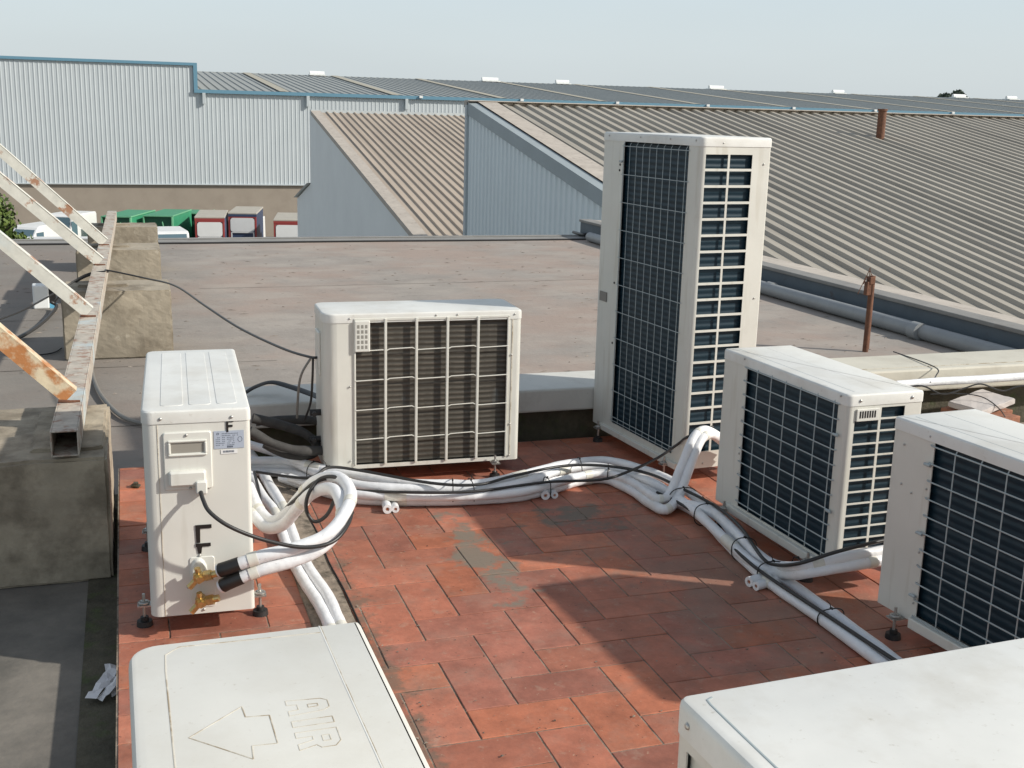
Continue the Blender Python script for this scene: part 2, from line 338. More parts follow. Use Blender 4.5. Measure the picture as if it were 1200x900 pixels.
# ------------------------------------------------------------------ outdoor units
def outline(w, d, rads, seg=7, grow=0):
    """plan outline, counter-clockwise from front-left; returns list of (x, y)"""
    rl = [max(r, .001) for r in rads]
    C = [((rl[0], rl[0]), rl[0], 180), ((w-rl[1], rl[1]), rl[1], 270), ((w-rl[2], d-rl[2]), rl[2], 0), ((rl[3], d-rl[3]), rl[3], 90)]
    out = []
    for (cx, cy), r, a0 in C:
        for k in range(seg+1):
            a = R(a0 + 90*k/seg); out.append((cx+(r+grow)*math.cos(a), cy+(r+grow)*math.sin(a)))
    return out
def holed_panel(mb, p, q, nrm, z0, z1, holes, th=.003):
    """flat panel from p to q (xy) between z0 and z1, with rectangular holes (s0,s1,za,zb)"""
    p = Vector((*p, 0)); q = Vector((*q, 0)); L = (q-p).length; t = (q-p)/L; nrm = Vector((*nrm, 0))
    S = sorted({0, L} | {h[0] for h in holes} | {h[1] for h in holes}); Z = sorted({z0, z1} | {h[2] for h in holes} | {h[3] for h in holes})
    def inh(a, b): return any(h[0]-1e-6 < a < h[1]+1e-6 and h[2]-1e-6 < b < h[3]+1e-6 for h in holes)
    vid = {}; vs = []; fs = []
    def vv(s, z, k):
        key = (round(s,5), round(z,5), k)
        if key not in vid:
            vid[key] = len(vs); c = p + t*s - nrm*(th*k); vs.append((c.x, c.y, z))
        return vid[key]
    for i in range(len(S)-1):
        for j in range(len(Z)-1):
            if inh((S[i]+S[i+1])/2, (Z[j]+Z[j+1])/2): continue
            fs.append((vv(S[i],Z[j],0), vv(S[i+1],Z[j],0), vv(S[i+1],Z[j+1],0), vv(S[i],Z[j+1],0)))
    for (a, b, c, e) in holes:
        fs += [(vv(a,c,0), vv(a,c,1), vv(b,c,1), vv(b,c,0)), (vv(a,e,0), vv(b,e,0), vv(b,e,1), vv(a,e,1)),
               (vv(a,c,0), vv(a,e,0), vv(a,e,1), vv(a,c,1)), (vv(b,c,0), vv(b,c,1), vv(b,e,1), vv(b,e,0))]
    mb.add(vs, fs)
ZB = .07
class Bits:
    """collects small pieces, each of which becomes a part of its own"""
    def __init__(s): s.p = []
    def dome(s, pos, nrm, r, h, n=8): s.p.append((pos, nrm, r, h))
    def build(s, name, m, parent, smooth=50, **k):
        for pos, nrm, r, h in s.p:
            g = MB(); g.dome((0, 0, 0), nrm, r, h, 8); g.build(name, m, parent, smooth=50, loc=pos)
def screw(mb, pos, nrm, r=.0045):
    mb.dome(pos, nrm, r, .0035)
def unit(label, loc, rz, w, d, h, rads, front=(), right=(), left=(), paint=None, lidm=None, coil=None, name='air_conditioner', lidh=.034, lidr=.008, feet=True, group=None, embosses=(), bevelz=.012):
    t = empty(name, (loc[0], loc[1], 0), rz, label, 'outdoor unit', group)
    o = outline(w, d, rads); zt = h - lidh
    mb = MB(); n = 8
    for c in range(4):                                       # the rounded corners
        seg = o[c*n:(c+1)*n]; vs = []; fs = []
        for (x, y) in seg: vs += [(x, y, ZB), (x, y, ZB+zt)]
        for k in range(n-1): fs.append((2*k, 2*k+2, 2*k+3, 2*k+1))
        mb.add(vs, fs)
    # holes are given from the corner of the full box: shift to the end of the arc
    def sh(hs, r): return [(a-r, b-r, c+ZB, e+ZB) for a, b, c, e in hs]
    rl = [max(r, .001) for r in rads]
    holed_panel(mb, o[n-1], o[n], (0,-1), ZB, ZB+zt, sh(front, rl[0]))
    holed_panel(mb, o[2*n-1], o[2*n], (1,0), ZB, ZB+zt, sh(right, rl[1]))
    holed_panel(mb, o[3*n-1], o[3*n], (0,1), ZB, ZB+zt, [])
    holed_panel(mb, o[4*n-1], o[0], (-1,0), ZB, ZB+zt, sh(left, rl[3]))
    k0 = len(mb.v); mb.add([(x, y, ZB+.004) for x, y in o], [tuple(range(len(o)))[::-1]])
    mb.build('casing', paint, t, smooth=35)
    # lid
    lm = MB(); rings = [(.0025, -.004), (.0025, lidh-bevelz), (.001, lidh-bevelz*.45), (-.003, lidh-bevelz*.12), (-.010, lidh)]
    m = len(o)
    vs = []
    for g, z in rings:
        for (x, y) in outline(w, d, [max(r, lidr) for r in rads], grow=g): vs.append((x, y, ZB+zt+z))
    fs = []
    for i in range(len(rings)-1):
        for k in range(m):
            l = (k+1) % m; fs.append((i*m+k, i*m+l, (i+1)*m+l, (i+1)*m+k))
    fs.append(tuple((len(rings)-1)*m + k for k in range(m))); fs.append(tuple(range(m))[::-1])
    lm.add(vs, fs)
    for (x0, x1, y0, y1, hh) in embosses:                     # raised plates pressed into the lid
        g = .0012; z = ZB+h; rr = min(.02, (x1-x0)/4, (y1-y0)/4)
        A = [(x+x0, y+y0, z-.001) for x, y in outline(x1-x0, y1-y0, [rr]*4, 4)]
        B = [(x+x0+g, y+y0+g, z+hh) for x, y in outline(x1-x0-2*g, y1-y0-2*g, [rr*.8]*4, 4)]
        q = len(A); lm.add(A+B, [(k, (k+1)%q, q+(k+1)%q, q+k) for k in range(q)] + [tuple(q+k for k in range(q))])
    lm.build('lid', lidm, t, smooth=30)
    if coil:
        cb = MB(); cb.box(.025, w-.016, .016, d-.03, ZB+.02, ZB+zt-.01); cb.build('coil', coil, t)
    if feet:
        for fx in (.11, w-.11):
            for fy in (-.012, d+.012):
                f = MB(); s = -1 if fy < 0 else 1
                f.box(fx-.018, fx+.018, min(fy-s*.03, fy+s*.028), max(fy-s*.03, fy+s*.028), ZB-.006, ZB-.001)
                f.cyl((fx, fy+s*.01, .02), (fx, fy+s*.01, ZB+.03), .0045, 8)
                f.cyl((fx, fy+s*.01, ZB+.0), (fx, fy+s*.01, ZB+.009), .010, 6)
                f.tube([(fx+.014*math.cos(a*.785), fy+s*.010+.014*math.sin(a*.785), ZB+.003) for a in range(8)], .004, 6, closed=True)
                ft = f.build('foot', M['steel'], t, smooth=40)
                rb = MB(); rb.cyl((fx, fy+s*.01, .0), (fx, fy+s*.01, .016), .024, 16, .022); rb.cyl((fx, fy+s*.01, .016), (fx, fy+s*.01, .028), .012, 12)
                rb.build('rubber_pad', M['black'], ft, smooth=40)
    return t
def wires(t, x0, x1, z0, z1, xs, zs, y=-.008, r=.0014, frame=True, m=None, name='wire_guard', knobs=()):
    g = MB()
    for x in xs: g.tube([(x, y+r*1.6, z0), (x, y+r*1.6, z1-.012), (x, y+.012, z1+.004)], r, 6)
    for z in zs: g.tube([(x0-.012, y+.006, z), (x0-.004, y, z), (x1+.004, y, z), (x1+.012, y+.006, z)], r*1.15, 6)
    for (x, z) in knobs: g.tube([(x-.012, y-.002, z), (x+.012, y-.002, z)], .005, 8); g.dome((x, y, z), (0,-1,0), .006, .006)
    return g.build(name, m or M['wire'], t, smooth=50)
def zz(L): return [z+ZB for z in L]

# --- the tall unit
Tw, Td, Th = .837, .332, 1.376
rows = [1.306 - .0655*k for k in range(19)]
holesT = []
for z in rows: holesT += [(.0225, .127, z-.0545, z+.001), (.1365, .243, z-.0545, z+.001)]
tT = unit('tall slim cream unit, highest of all, with many rows of slots on its end',
          (2.099, 5.034), R(-85.1), Tw, Td, Th, [.012, .022, .008, .008], front=[(.200, .745, .045, 1.338)], right=holesT,
          paint=M['cream'], lidm=M['lid'], coil=M['coil_dark'])
wires(tT, .200, .745, ZB+.05, ZB+1.335, [.206+.0585*k for k in range(10)], zz([1.318-.124*k for k in range(11)]+[.060]), knobs=[(.195, ZB+1.25)])
s = Bits()
for x, z in [(.06, 1.36), (.35, 1.36), (.60, 1.36), (.80, 1.36)]: screw(s, (x, -.003, ZB+z), (0,-1,0))
for y, z in [(.10, 1.352), (.30, 1.27), (.30, .72), (.30, .32), (.10, .02)]: screw(s, (Tw+.001, y, ZB+z), (1,0,0))
s.build('screw_head', M['steel'], tT, smooth=50)
s = MB(); s.box(.03, .10, -.0035, -.001, ZB+.60, ZB+.645); s.build('sticker', M['greycable'], tT)
s = Bits()
for x, z in [(.165, .70), (.170, 1.235), (.168, 1.21), (.172, .42)]: s.dome((x, -.001, ZB+z), (0,-1,0), .006, .002)
s.build('clip_hole', M['darkin'], tT)
s = MB(); s.bar((.09, -.006, ZB+.004), (.80, -.006, ZB+.004), .02, .026); s.build('base_rail', M['cream'], tT, bevel=.003)

# --- the low unit in front of it (left of the two with a vent badge)
Fw, Fd, Fh = .774, .291, .601
rows = [.552 - .0405*k for k in range(13)]
holes4 = []
for k, z in enumerate(rows):
    if k: holes4.append((.030, .122, z-.0338, z+.001))
    holes4.append((.131, .222, z-.0338, z+.001))
t4 = unit('low cream unit just right of the tall one, with slotted end and small vent grille',
          (2.126, 3.824), R(-88.2), Fw, Fd, Fh, [.008, .018, .008, .008], front=[(.166, .724, .028, .578)], right=holes4,
          paint=M['cream'], lidm=M['lid'], coil=M['coil_dark'])
wires(t4, .166, .724, ZB+.03, ZB+.575, [.247, .337, .427, .518, .614, .708], zz([.562-.0513*k for k in range(11)]),
      r=.0019, knobs=[(.735, ZB+.46), (.735, ZB+.2)])
s = Bits()
for z in (.51, .41, .36, .23, .10): screw(s, (.155, -.002, ZB+z), (0,-1,0), .004)
for x in (.15, .737): screw(s, (x, -.003, ZB+.590), (0,-1,0))
for y in (.045, .245): screw(s, (Fw+.003, y, ZB+.580), (1,0,0), .006)
screw(s, (Fw+.001, .06, ZB+.03), (1,0,0))
s.build('screw_head', M['steel'], t4, smooth=50)
def vent_badge(t, x, y0, y1, z0, z1):
    v = MB(); v.box(x+.001, x+.006, y0, y1, z0, z1); g = v.build('vent_grille', M['cream_new'], t, bevel=.002)
    v = MB(); n = 7
    for k in range(n):
        a = y0+.010+(y1-y0-.020)*k/n
        v.box(x+.0062, x+.0068, a, a+(y1-y0-.02)/n*.58, z0+.011, z1-.007)
    v.build('slits', M['darkin'], g)
vent_badge(t4, Fw, .033, .119, ZB+.512, ZB+.553)
s = MB(); s.bar((.09, -.008, ZB+.006), (.74, -.008, ZB+.006), .02, .03); s.build('base_rail', M['cream'], t4, bevel=.003)
def lid_line(t, pts, z, r=.0013, m=None, name='lid_crease'):
    g = MB(); g.tube(pts_z(pts, z), r, 6, flat=.6); return g.build(name, m or M['groove'], t, smooth=50)
def pts_z(pts, z): return [(x, y, z) for x, y in pts]
lid_line(t4, [(.03, .045), (.74, .045)], ZB+Fh, .0010, M['wire'])
lid_line(t4, [(.03, .16), (.74, .16)], ZB+Fh, .0008, M['lid'])

# --- the low unit at the right edge of the view
Gw, Gd, Gh = .82, .307, .596
t5 = unit('low cream unit at the right edge, showing its wire guard and plain left panel',
          (2.15, 2.81), R(-85.3), Gw, Gd, Gh, [.008, .018, .008, .008], front=[(.170, .775, .022, .562)],
          right=[(.033, .121, z-.032, z) for z in rows[1:]] + [(.133, .221, z-.032, z) for z in rows],
          paint=M['cream'], lidm=M['lid'], coil=M['coil_dark'])
wires(t5, .170, .775, ZB+.025, ZB+.558, [.257+.094*k for k in range(6)], zz([.548-.0527*k for k in range(11)]),
      r=.0020, knobs=[(.160, ZB+.49), (.158, ZB+.28), (.158, ZB+.085)])
s = Bits()
for x, z in [(.152, .572), (.157, .415), (.157, .22), (.157, .18), (.157, .06), (.05, .52), (.055, .40), (.10, .385)]: screw(s, (x, -.002, ZB+z), (0,-1,0), .0035)
s.build('screw_head', M['steel'], t5, smooth=50)
s = MB(); s.bar((.16, -.008, ZB+.002), (.79, -.008, ZB+.002), .022, .032); s.build('base_rail', M['cream'], t5, bevel=.003)
lid_line(t5, [(.03, .05), (.79, .05)], ZB+Gh, .0010, M['wire'])
lid_line(t5, [(.03, .16), (.79, .16)], ZB+Gh, .0008, M['wire'])

# --- the middle unit with brown coil and thick bars
Mw, Md, Mh = .828, .304, .65
tM = unit('squat cream unit in the middle with brown coil behind thick cream bars',
          (.72, 4.54), R(-1.8), Mw, Md, Mh, [.055, .020, .03, .04], front=[(.122, .772, .016, .628)],
          paint=M['cream'], lidm=M['lid'], coil=M['coil_brown'])
g = MB()
for x in (.250, .378, .508, .638): g.box(x-.0054, x+.0054, -.010, .002, ZB+.016, ZB+.628)
for x in (.125, .768): g.box(x-.004, x+.004, -.006, .002, ZB+.016, ZB+.628)
g.box(.122, .772, -.006, .002, ZB+.619, ZB+.630)
g.build('grille_bars', M['cream'], tM, bevel=.002)
g = MB()
xs = [.122, .250, .378, .508, .638, .772]
for z in (.496, .373, .250, .125):
    pts = []
    for i in range(5):
        a, b = xs[i], xs[i+1]; dz = .006 if i in (1, 3) else 0
        pts += [(a+.004, -.006, ZB+z), (a+.018, -.006, ZB+z+dz), (b-.018, -.006, ZB+z+dz+.003), (b-.004, -.006, ZB+z+.003)]
    g.tube(pts, .0023, 6)
g.build('grille_wires', M['cream'], tM, smooth=50)
v = MB(); v.box(.123, .186, -.014, .002, ZB+.494, ZB+.622); c = v.build('sensor_cover', M['cream_new'], tM, bevel=.004)
v = MB()
for i in range(5):
    for j in range(3): v.box(.133+j*.016, .143+j*.016, -.0146, -.0141, ZB+.507+i*.021, ZB+.521+i*.021)
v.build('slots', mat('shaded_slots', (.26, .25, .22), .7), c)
s = Bits()
for x, z in [(.105, .63), (.105, .35), (.105, .035), (.46, .636), (.55, .636), (.795, .632), (.785, .46), (.785, .16), (.785, .02)]: screw(s, (x, -.003, ZB+z), (0,-1,0))
s.build('screw_head', M['steel'], tM, smooth=50)
v = MB(); v.box(.785, .789, -.002, .003, ZB+.02, ZB+.62); v.build('panel_seam', M['groove'], tM)
v = MB(); v.box(-.010, .001, .09, .20, ZB+.38, ZB+.56); v.build('side_cover', M['cream_new'], tM, bevel=.005)
for (y, z) in ((.11, .22), (.13, .10)):
    v = MB(); v.cyl((.004, y, ZB+z), (-.045, y, ZB+z), .014, 8); v.cyl((-.03, y, ZB+z), (-.03, y-.035, ZB+z), .010, 8)
    v.build('service_valve', M['black'], tM, smooth=50)

# --- the small upright unit with the black F marks
Sw, Sd, Sh = .85, .294, .615
tS = unit('cream unit at left seen end-on, with black F marks and brass valves',
          (.041, 4.109), R(-92.1), Sw, Sd, Sh, [.03, .030, .012, .012], paint=M['cream_new'], lidm=M['lid'], lidh=.034,
          embosses=[(.05, .80, .050, .113, .0012), (.05, .80, .128, .190, .0012), (.05, .80, .205, .262, .0012)])
X = Sw
v = MB(); v.box(X-.001, X+.0012, .0395, .0415, ZB+.0, ZB+.58); v.box(X-.001, X+.0012, .0395, .288, ZB+.577, ZB+.579); v.build('panel_seam', M['groove'], tS)
def rr_plate(mb, y0, y1, z0, z1, x0, x1, r=.01, g=.003):
    A = [(x0, y+y0, z+z0) for y, z in outline(y1-y0, z1-z0, [r]*4, 4)]
    B = [(x1-g, y+y0, z+z0) for y, z in outline(y1-y0, z1-z0, [r]*4, 4)]
    C = [(x1, y+y0+g, z+z0+g) for y, z in outline(y1-y0-2*g, z1-z0-2*g, [max(r-g,.001)]*4, 4)]
    q = len(A); mb.add(A+B+C, [(k,(k+1)%q,q+(k+1)%q,q+k) for k in range(q)] + [(q+k,q+(k+1)%q,2*q+(k+1)%q,2*q+k) for k in range(q)] + [tuple(2*q+k for k in range(q))])
v = MB(); rr_plate(v, .054, .186, ZB+.382, ZB+.552, X, X+.006, .008); hp = v.build('handle_plate', M['cream_new'], tS, smooth=35)
v = MB()   # ring of the recessed grip
def ring(mb, y0, y1, z0, z1, wdt, x0, x1):
    mb.box(x0, x1, y0, y1, z1-wdt, z1); mb.box(x0, x1, y0, y1, z0, z0+wdt); mb.box(x0, x1, y0, y0+wdt, z0+wdt, z1-wdt); mb.box(x0, x1, y1-wdt, y1, z0+wdt, z1-wdt)
ring(v, .067, .173, ZB+.483, ZB+.530, .007, X+.006, X+.012); v.build('grip_rim', M['cream_new'], hp, bevel=.003)
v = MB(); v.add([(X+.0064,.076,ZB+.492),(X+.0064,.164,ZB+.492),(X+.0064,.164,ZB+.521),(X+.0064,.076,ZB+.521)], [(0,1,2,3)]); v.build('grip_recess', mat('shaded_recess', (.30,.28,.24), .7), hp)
v = MB(); rr_plate(v, .066, .168, ZB+.396, ZB+.441, X+.005, X+.022, .008, .006); v.build('cable_cover', M['cream_new'], hp, smooth=35)
v = MB(); rr_plate(v, .138, .170, ZB+.372, ZB+.412, X+.006, X+.030, .006, .004); v.build('cable_gland', M['cream_new'], hp, smooth=35)
v = MB(); v.box(X+.001, X+.0016, .193, .276, ZB+.497, ZB+.549); lb = v.build('rating_plate', M['label'], tS)
v = MB()
for k in range(7):
    z = ZB+.541-.0056*k
    for (a, b) in ([(.215, .262)] if k < 2 else [(.198, .212), (.216, .226), (.229, .252)] if k != 5 else [(.198, .225), (.230, .255)]):
        for j in range(int((b-a)/.0042)):
            if random.random() < .85: v.box(X+.0016, X+.0020, a+j*.0042, a+j*.0042+.0028, z-.0012, z+.0008)
v.tube([(X+.0018, .265+.006*math.cos(a*.7854), ZB+.523+.008*math.sin(a*.7854)) for a in range(8)], .0006, 4, closed=True)
v.tube([(X+.0018, .204+.003*math.cos(a*1.0472), ZB+.541+.003*math.sin(a*1.0472)) for a in range(6)], .0008, 4, closed=True)
for k in range(4): v.box(X+.0016, X+.0021, .229+k*.0042, .2322+k*.0042, ZB+.4995, ZB+.5045)
v.build('printed_text', M['print'], lb)
v = MB(); v.box(X+.001, X+.0016, .211, .257, ZB+.481, ZB+.4935); bl = v.build('barcode_label', M['whitelabel'], tS)
v = MB(); y = .217
while y < .248:
    wd = random.choice((.0005, .001, .0014)); v.box(X+.0016, X+.002, y, y+wd, ZB+.485, ZB+.491); y += wd + random.choice((.0006, .001))
v.build('barcode', M['print'], bl)
def letter_f(y, z0, z1, arm, th, name='letter_mark', slant=0):
    v = MB(); hh = z1-z0
    v.add([(X+.0012,y-th/2+slant,z0),(X+.0012,y+th/2*.5+slant,z0),(X+.0012,y+th/2,z1),(X+.0012,y-th/2,z1)], [(0,1,2,3)])
    v.box(X+.0010, X+.0022, y-th/2, y+arm, z1-th*.95, z1)
    v.box(X+.0010, X+.0022, y-th/2, y+arm*.86, z0+hh*.42, z0+hh*.42+th*.95)
    v.box(X+.0010, X+.0024, y-th/2, y+th/2*.8, z0, z1)
    return v.build(name, M['tape'], tS)
letter_f(.231, ZB+.545, ZB+.580, .017, .0065)
# lower, larger mark: bars at two heights on a tapering stem
v = MB()
v.box(X+.001, X+.0028, .133, .178, ZB+.262, ZB+.273); v.box(X+.0012, X+.003, .132, .174, ZB+.207, ZB+.217)
v.add([(X+.0024,.133,ZB+.262),(X+.0024,.146,ZB+.262),(X+.0024,.145,ZB+.219),(X+.0024,.134,ZB+.219)], [(3,2,1,0)])
v.add([(X+.0024,.135,ZB+.207),(X+.0024,.150,ZB+.207),(X+.0024,.147,ZB+.186),(X+.0024,.138,ZB+.186)], [(3,2,1,0)])
v.build('letter_mark', M['tape'], tS)
v = Bits()
for y, z in [(.05, .592), (.243, .589)]: screw(v, (X+.003, y, ZB+z), (1,0,0), .005)
for y, z in [(.118, .543), (.124, .387), (.107, .085), (.149, .012), (.142, .180)]: screw(v, (X+.007 if z > .3 else X+.001, y, ZB+z), (1,0,0), .0045)
v.build('screw_head', M['steel'], tS, smooth=50)
v = MB(); rr_plate(v, .113, .183, ZB+.020, ZB+.176, X, X+.003, .008, .0015); vp = v.build('valve_plate', M['cream_new'], tS, smooth=35)
v = MB()
A = [(X+.003, .138+.024*math.cos(R(a)), ZB+.135+.040*math.sin(R(a))) for a in range(0, 360, 24)]
B = [(X+.016, .138+.017*math.cos(R(a)), ZB+.138+.031*math.sin(R(a))) for a in range(0, 360, 24)]
q = len(A); v.add(A+B, [(k,(k+1)%q,q+(k+1)%q,q+k) for k in range(q)] + [tuple(q+k for k in range(q))]); v.build('valve_boss', M['cream_new'], vp, smooth=50)
for (y, z) in ((.143, .128), (.146, .052)):
    v = MB(); zc = ZB+z; s_ = 1.08
    v.cyl((X, y-.006, zc), (X+.052, y-.006, zc), .0125*s_, 12)
    v.cyl((X+.030, y-.006, zc), (X+.046, y-.006, zc), .0165*s_, 6)
    v.cyl((X+.052, y-.006, zc), (X+.062, y-.006, zc), .0095*s_, 6)
    v.cyl((X+.036, y-.004, zc), (X+.048, y+.045, zc+.012), .0100*s_, 10)
    v.cyl((X+.040, y+.010, zc+.003), (X+.045, y+.030, zc+.008), .0145*s_, 6)
    v.cyl((X+.038, y-.006, zc), (X+.040, y-.026, zc-.020), .0068*s_, 8)
    v.cyl((X+.039, y-.016, zc-.010), (X+.041, y-.034, zc-.028), .0095*s_, 6)
    v.cyl((X+.038, y-.006, zc+.005), (X+.041, y-.010, zc+.030), .0078*s_, 8)
    v.build('service_valve', M['brass'], tS, smooth=40)

# --- foreground units
Aw, Ad, Ah = .85, .371, .600
t6 = unit('weathered unit in the left foreground with AIR and an arrow on its lid',
          (-.03, 1.80), R(-89.3), Aw, Ad, Ah, [.045, .035, .008, .008], paint=M['cream'], lidm=M['lid_worn'], bevelz=.016)
z = ZB+Ah
# in the unit frame: x = distance from the far edge, y = from the left (front) side
lid_line(t6, [(.030, .30), (.022, .075), (.045, .053), (.10, .051), (.80, .049)], z, .0013)
lid_line(t6, [(.005, .302), (.20, .304), (.50, .309), (.84, .312)], z, .0010, M['lid'])
lid_line(t6, [(.005, .3045), (.20, .3065), (.50, .3115), (.84, .3145)], z-.0002, .0008)
def outline_mark(t, pts, name, close=True):
    """pts in (y across, x along) as measured on the lid"""
    P = [(b, a, z) for a, b in pts]
    g = MB()
    if close: P = P + [P[0]]
    for i in range(len(P)-1): g.tube([P[i], P[i+1]], .0011, 6, flat=.6)
    g.build(name, M['groove'], t, smooth=50)
outline_mark(t6, [(.072,.309),(.150,.242),(.152,.274),(.185,.278),(.186,.357),(.152,.354),(.150,.388)], 'arrow_mark')
# A, I, R with their tops towards the right-hand side
def letter(t, loops, y0, y1, x0, x1, name):
    g = MB()
    for lp in loops:
        P = [(x0+(x1-x0)*u, y0+(y1-y0)*w_, z) for u, w_ in lp]; P.append(P[0])
        for i in range(len(P)-1): g.tube([P[i], P[i+1]], .0009, 6, flat=.6)
    g.build(name, M['groove'], t, smooth=50)
letter(t6, [[(0,0),(.12,.85),(.28,1),(.72,1),(.88,.85),(1,0),(.70,0),(.66,.25),(.34,.25),(.30,0)], [(.40,.50),(.42,.74),(.58,.74),(.60,.50)]], .212, .271, .244, .289, 'letter_mark')
letter(t6, [[(.0,0),(0,1),(1,1),(1,0)]], .212, .270, .305, .322, 'letter_mark')
letter(t6, [[(0,0),(0,1),(.75,1),(1,.85),(1,.52),(.82,.42),(1,0),(.68,0),(.52,.38),(.32,.38),(.32,0)], [(.34,.60),(.34,.78),(.66,.78),(.66,.60)]], .212, .270, .337, .384, 'letter_mark')
Bw, Bd, Bh = .82, .33, .600
t7 = unit('unit with a plain white lid in the right foreground',
          (.765, 1.09), R(2.6), Bw, Bd, Bh, [.02, .02, .02, .016], paint=M['cream'], lidm=M['lid'], lidh=.050, bevelz=.014,
          left=[(.035, .155, .49, .527)])
lid_line(t7, [(.046, .309), (.035, .304), (.033, .29), (.031, .20), (.029, .06)], ZB+Bh, .0022, M['wire'])
v = Bits(); screw(v, (-.003, .292, ZB+.570), (-1,0,0), .006); v.build('screw_head', M['steel'], t7, smooth=50)
v = MB(); v.box(.011, .06, .17, .30, ZB+.48, ZB+.54); v.build('grip_recess', M['cream'], t7)

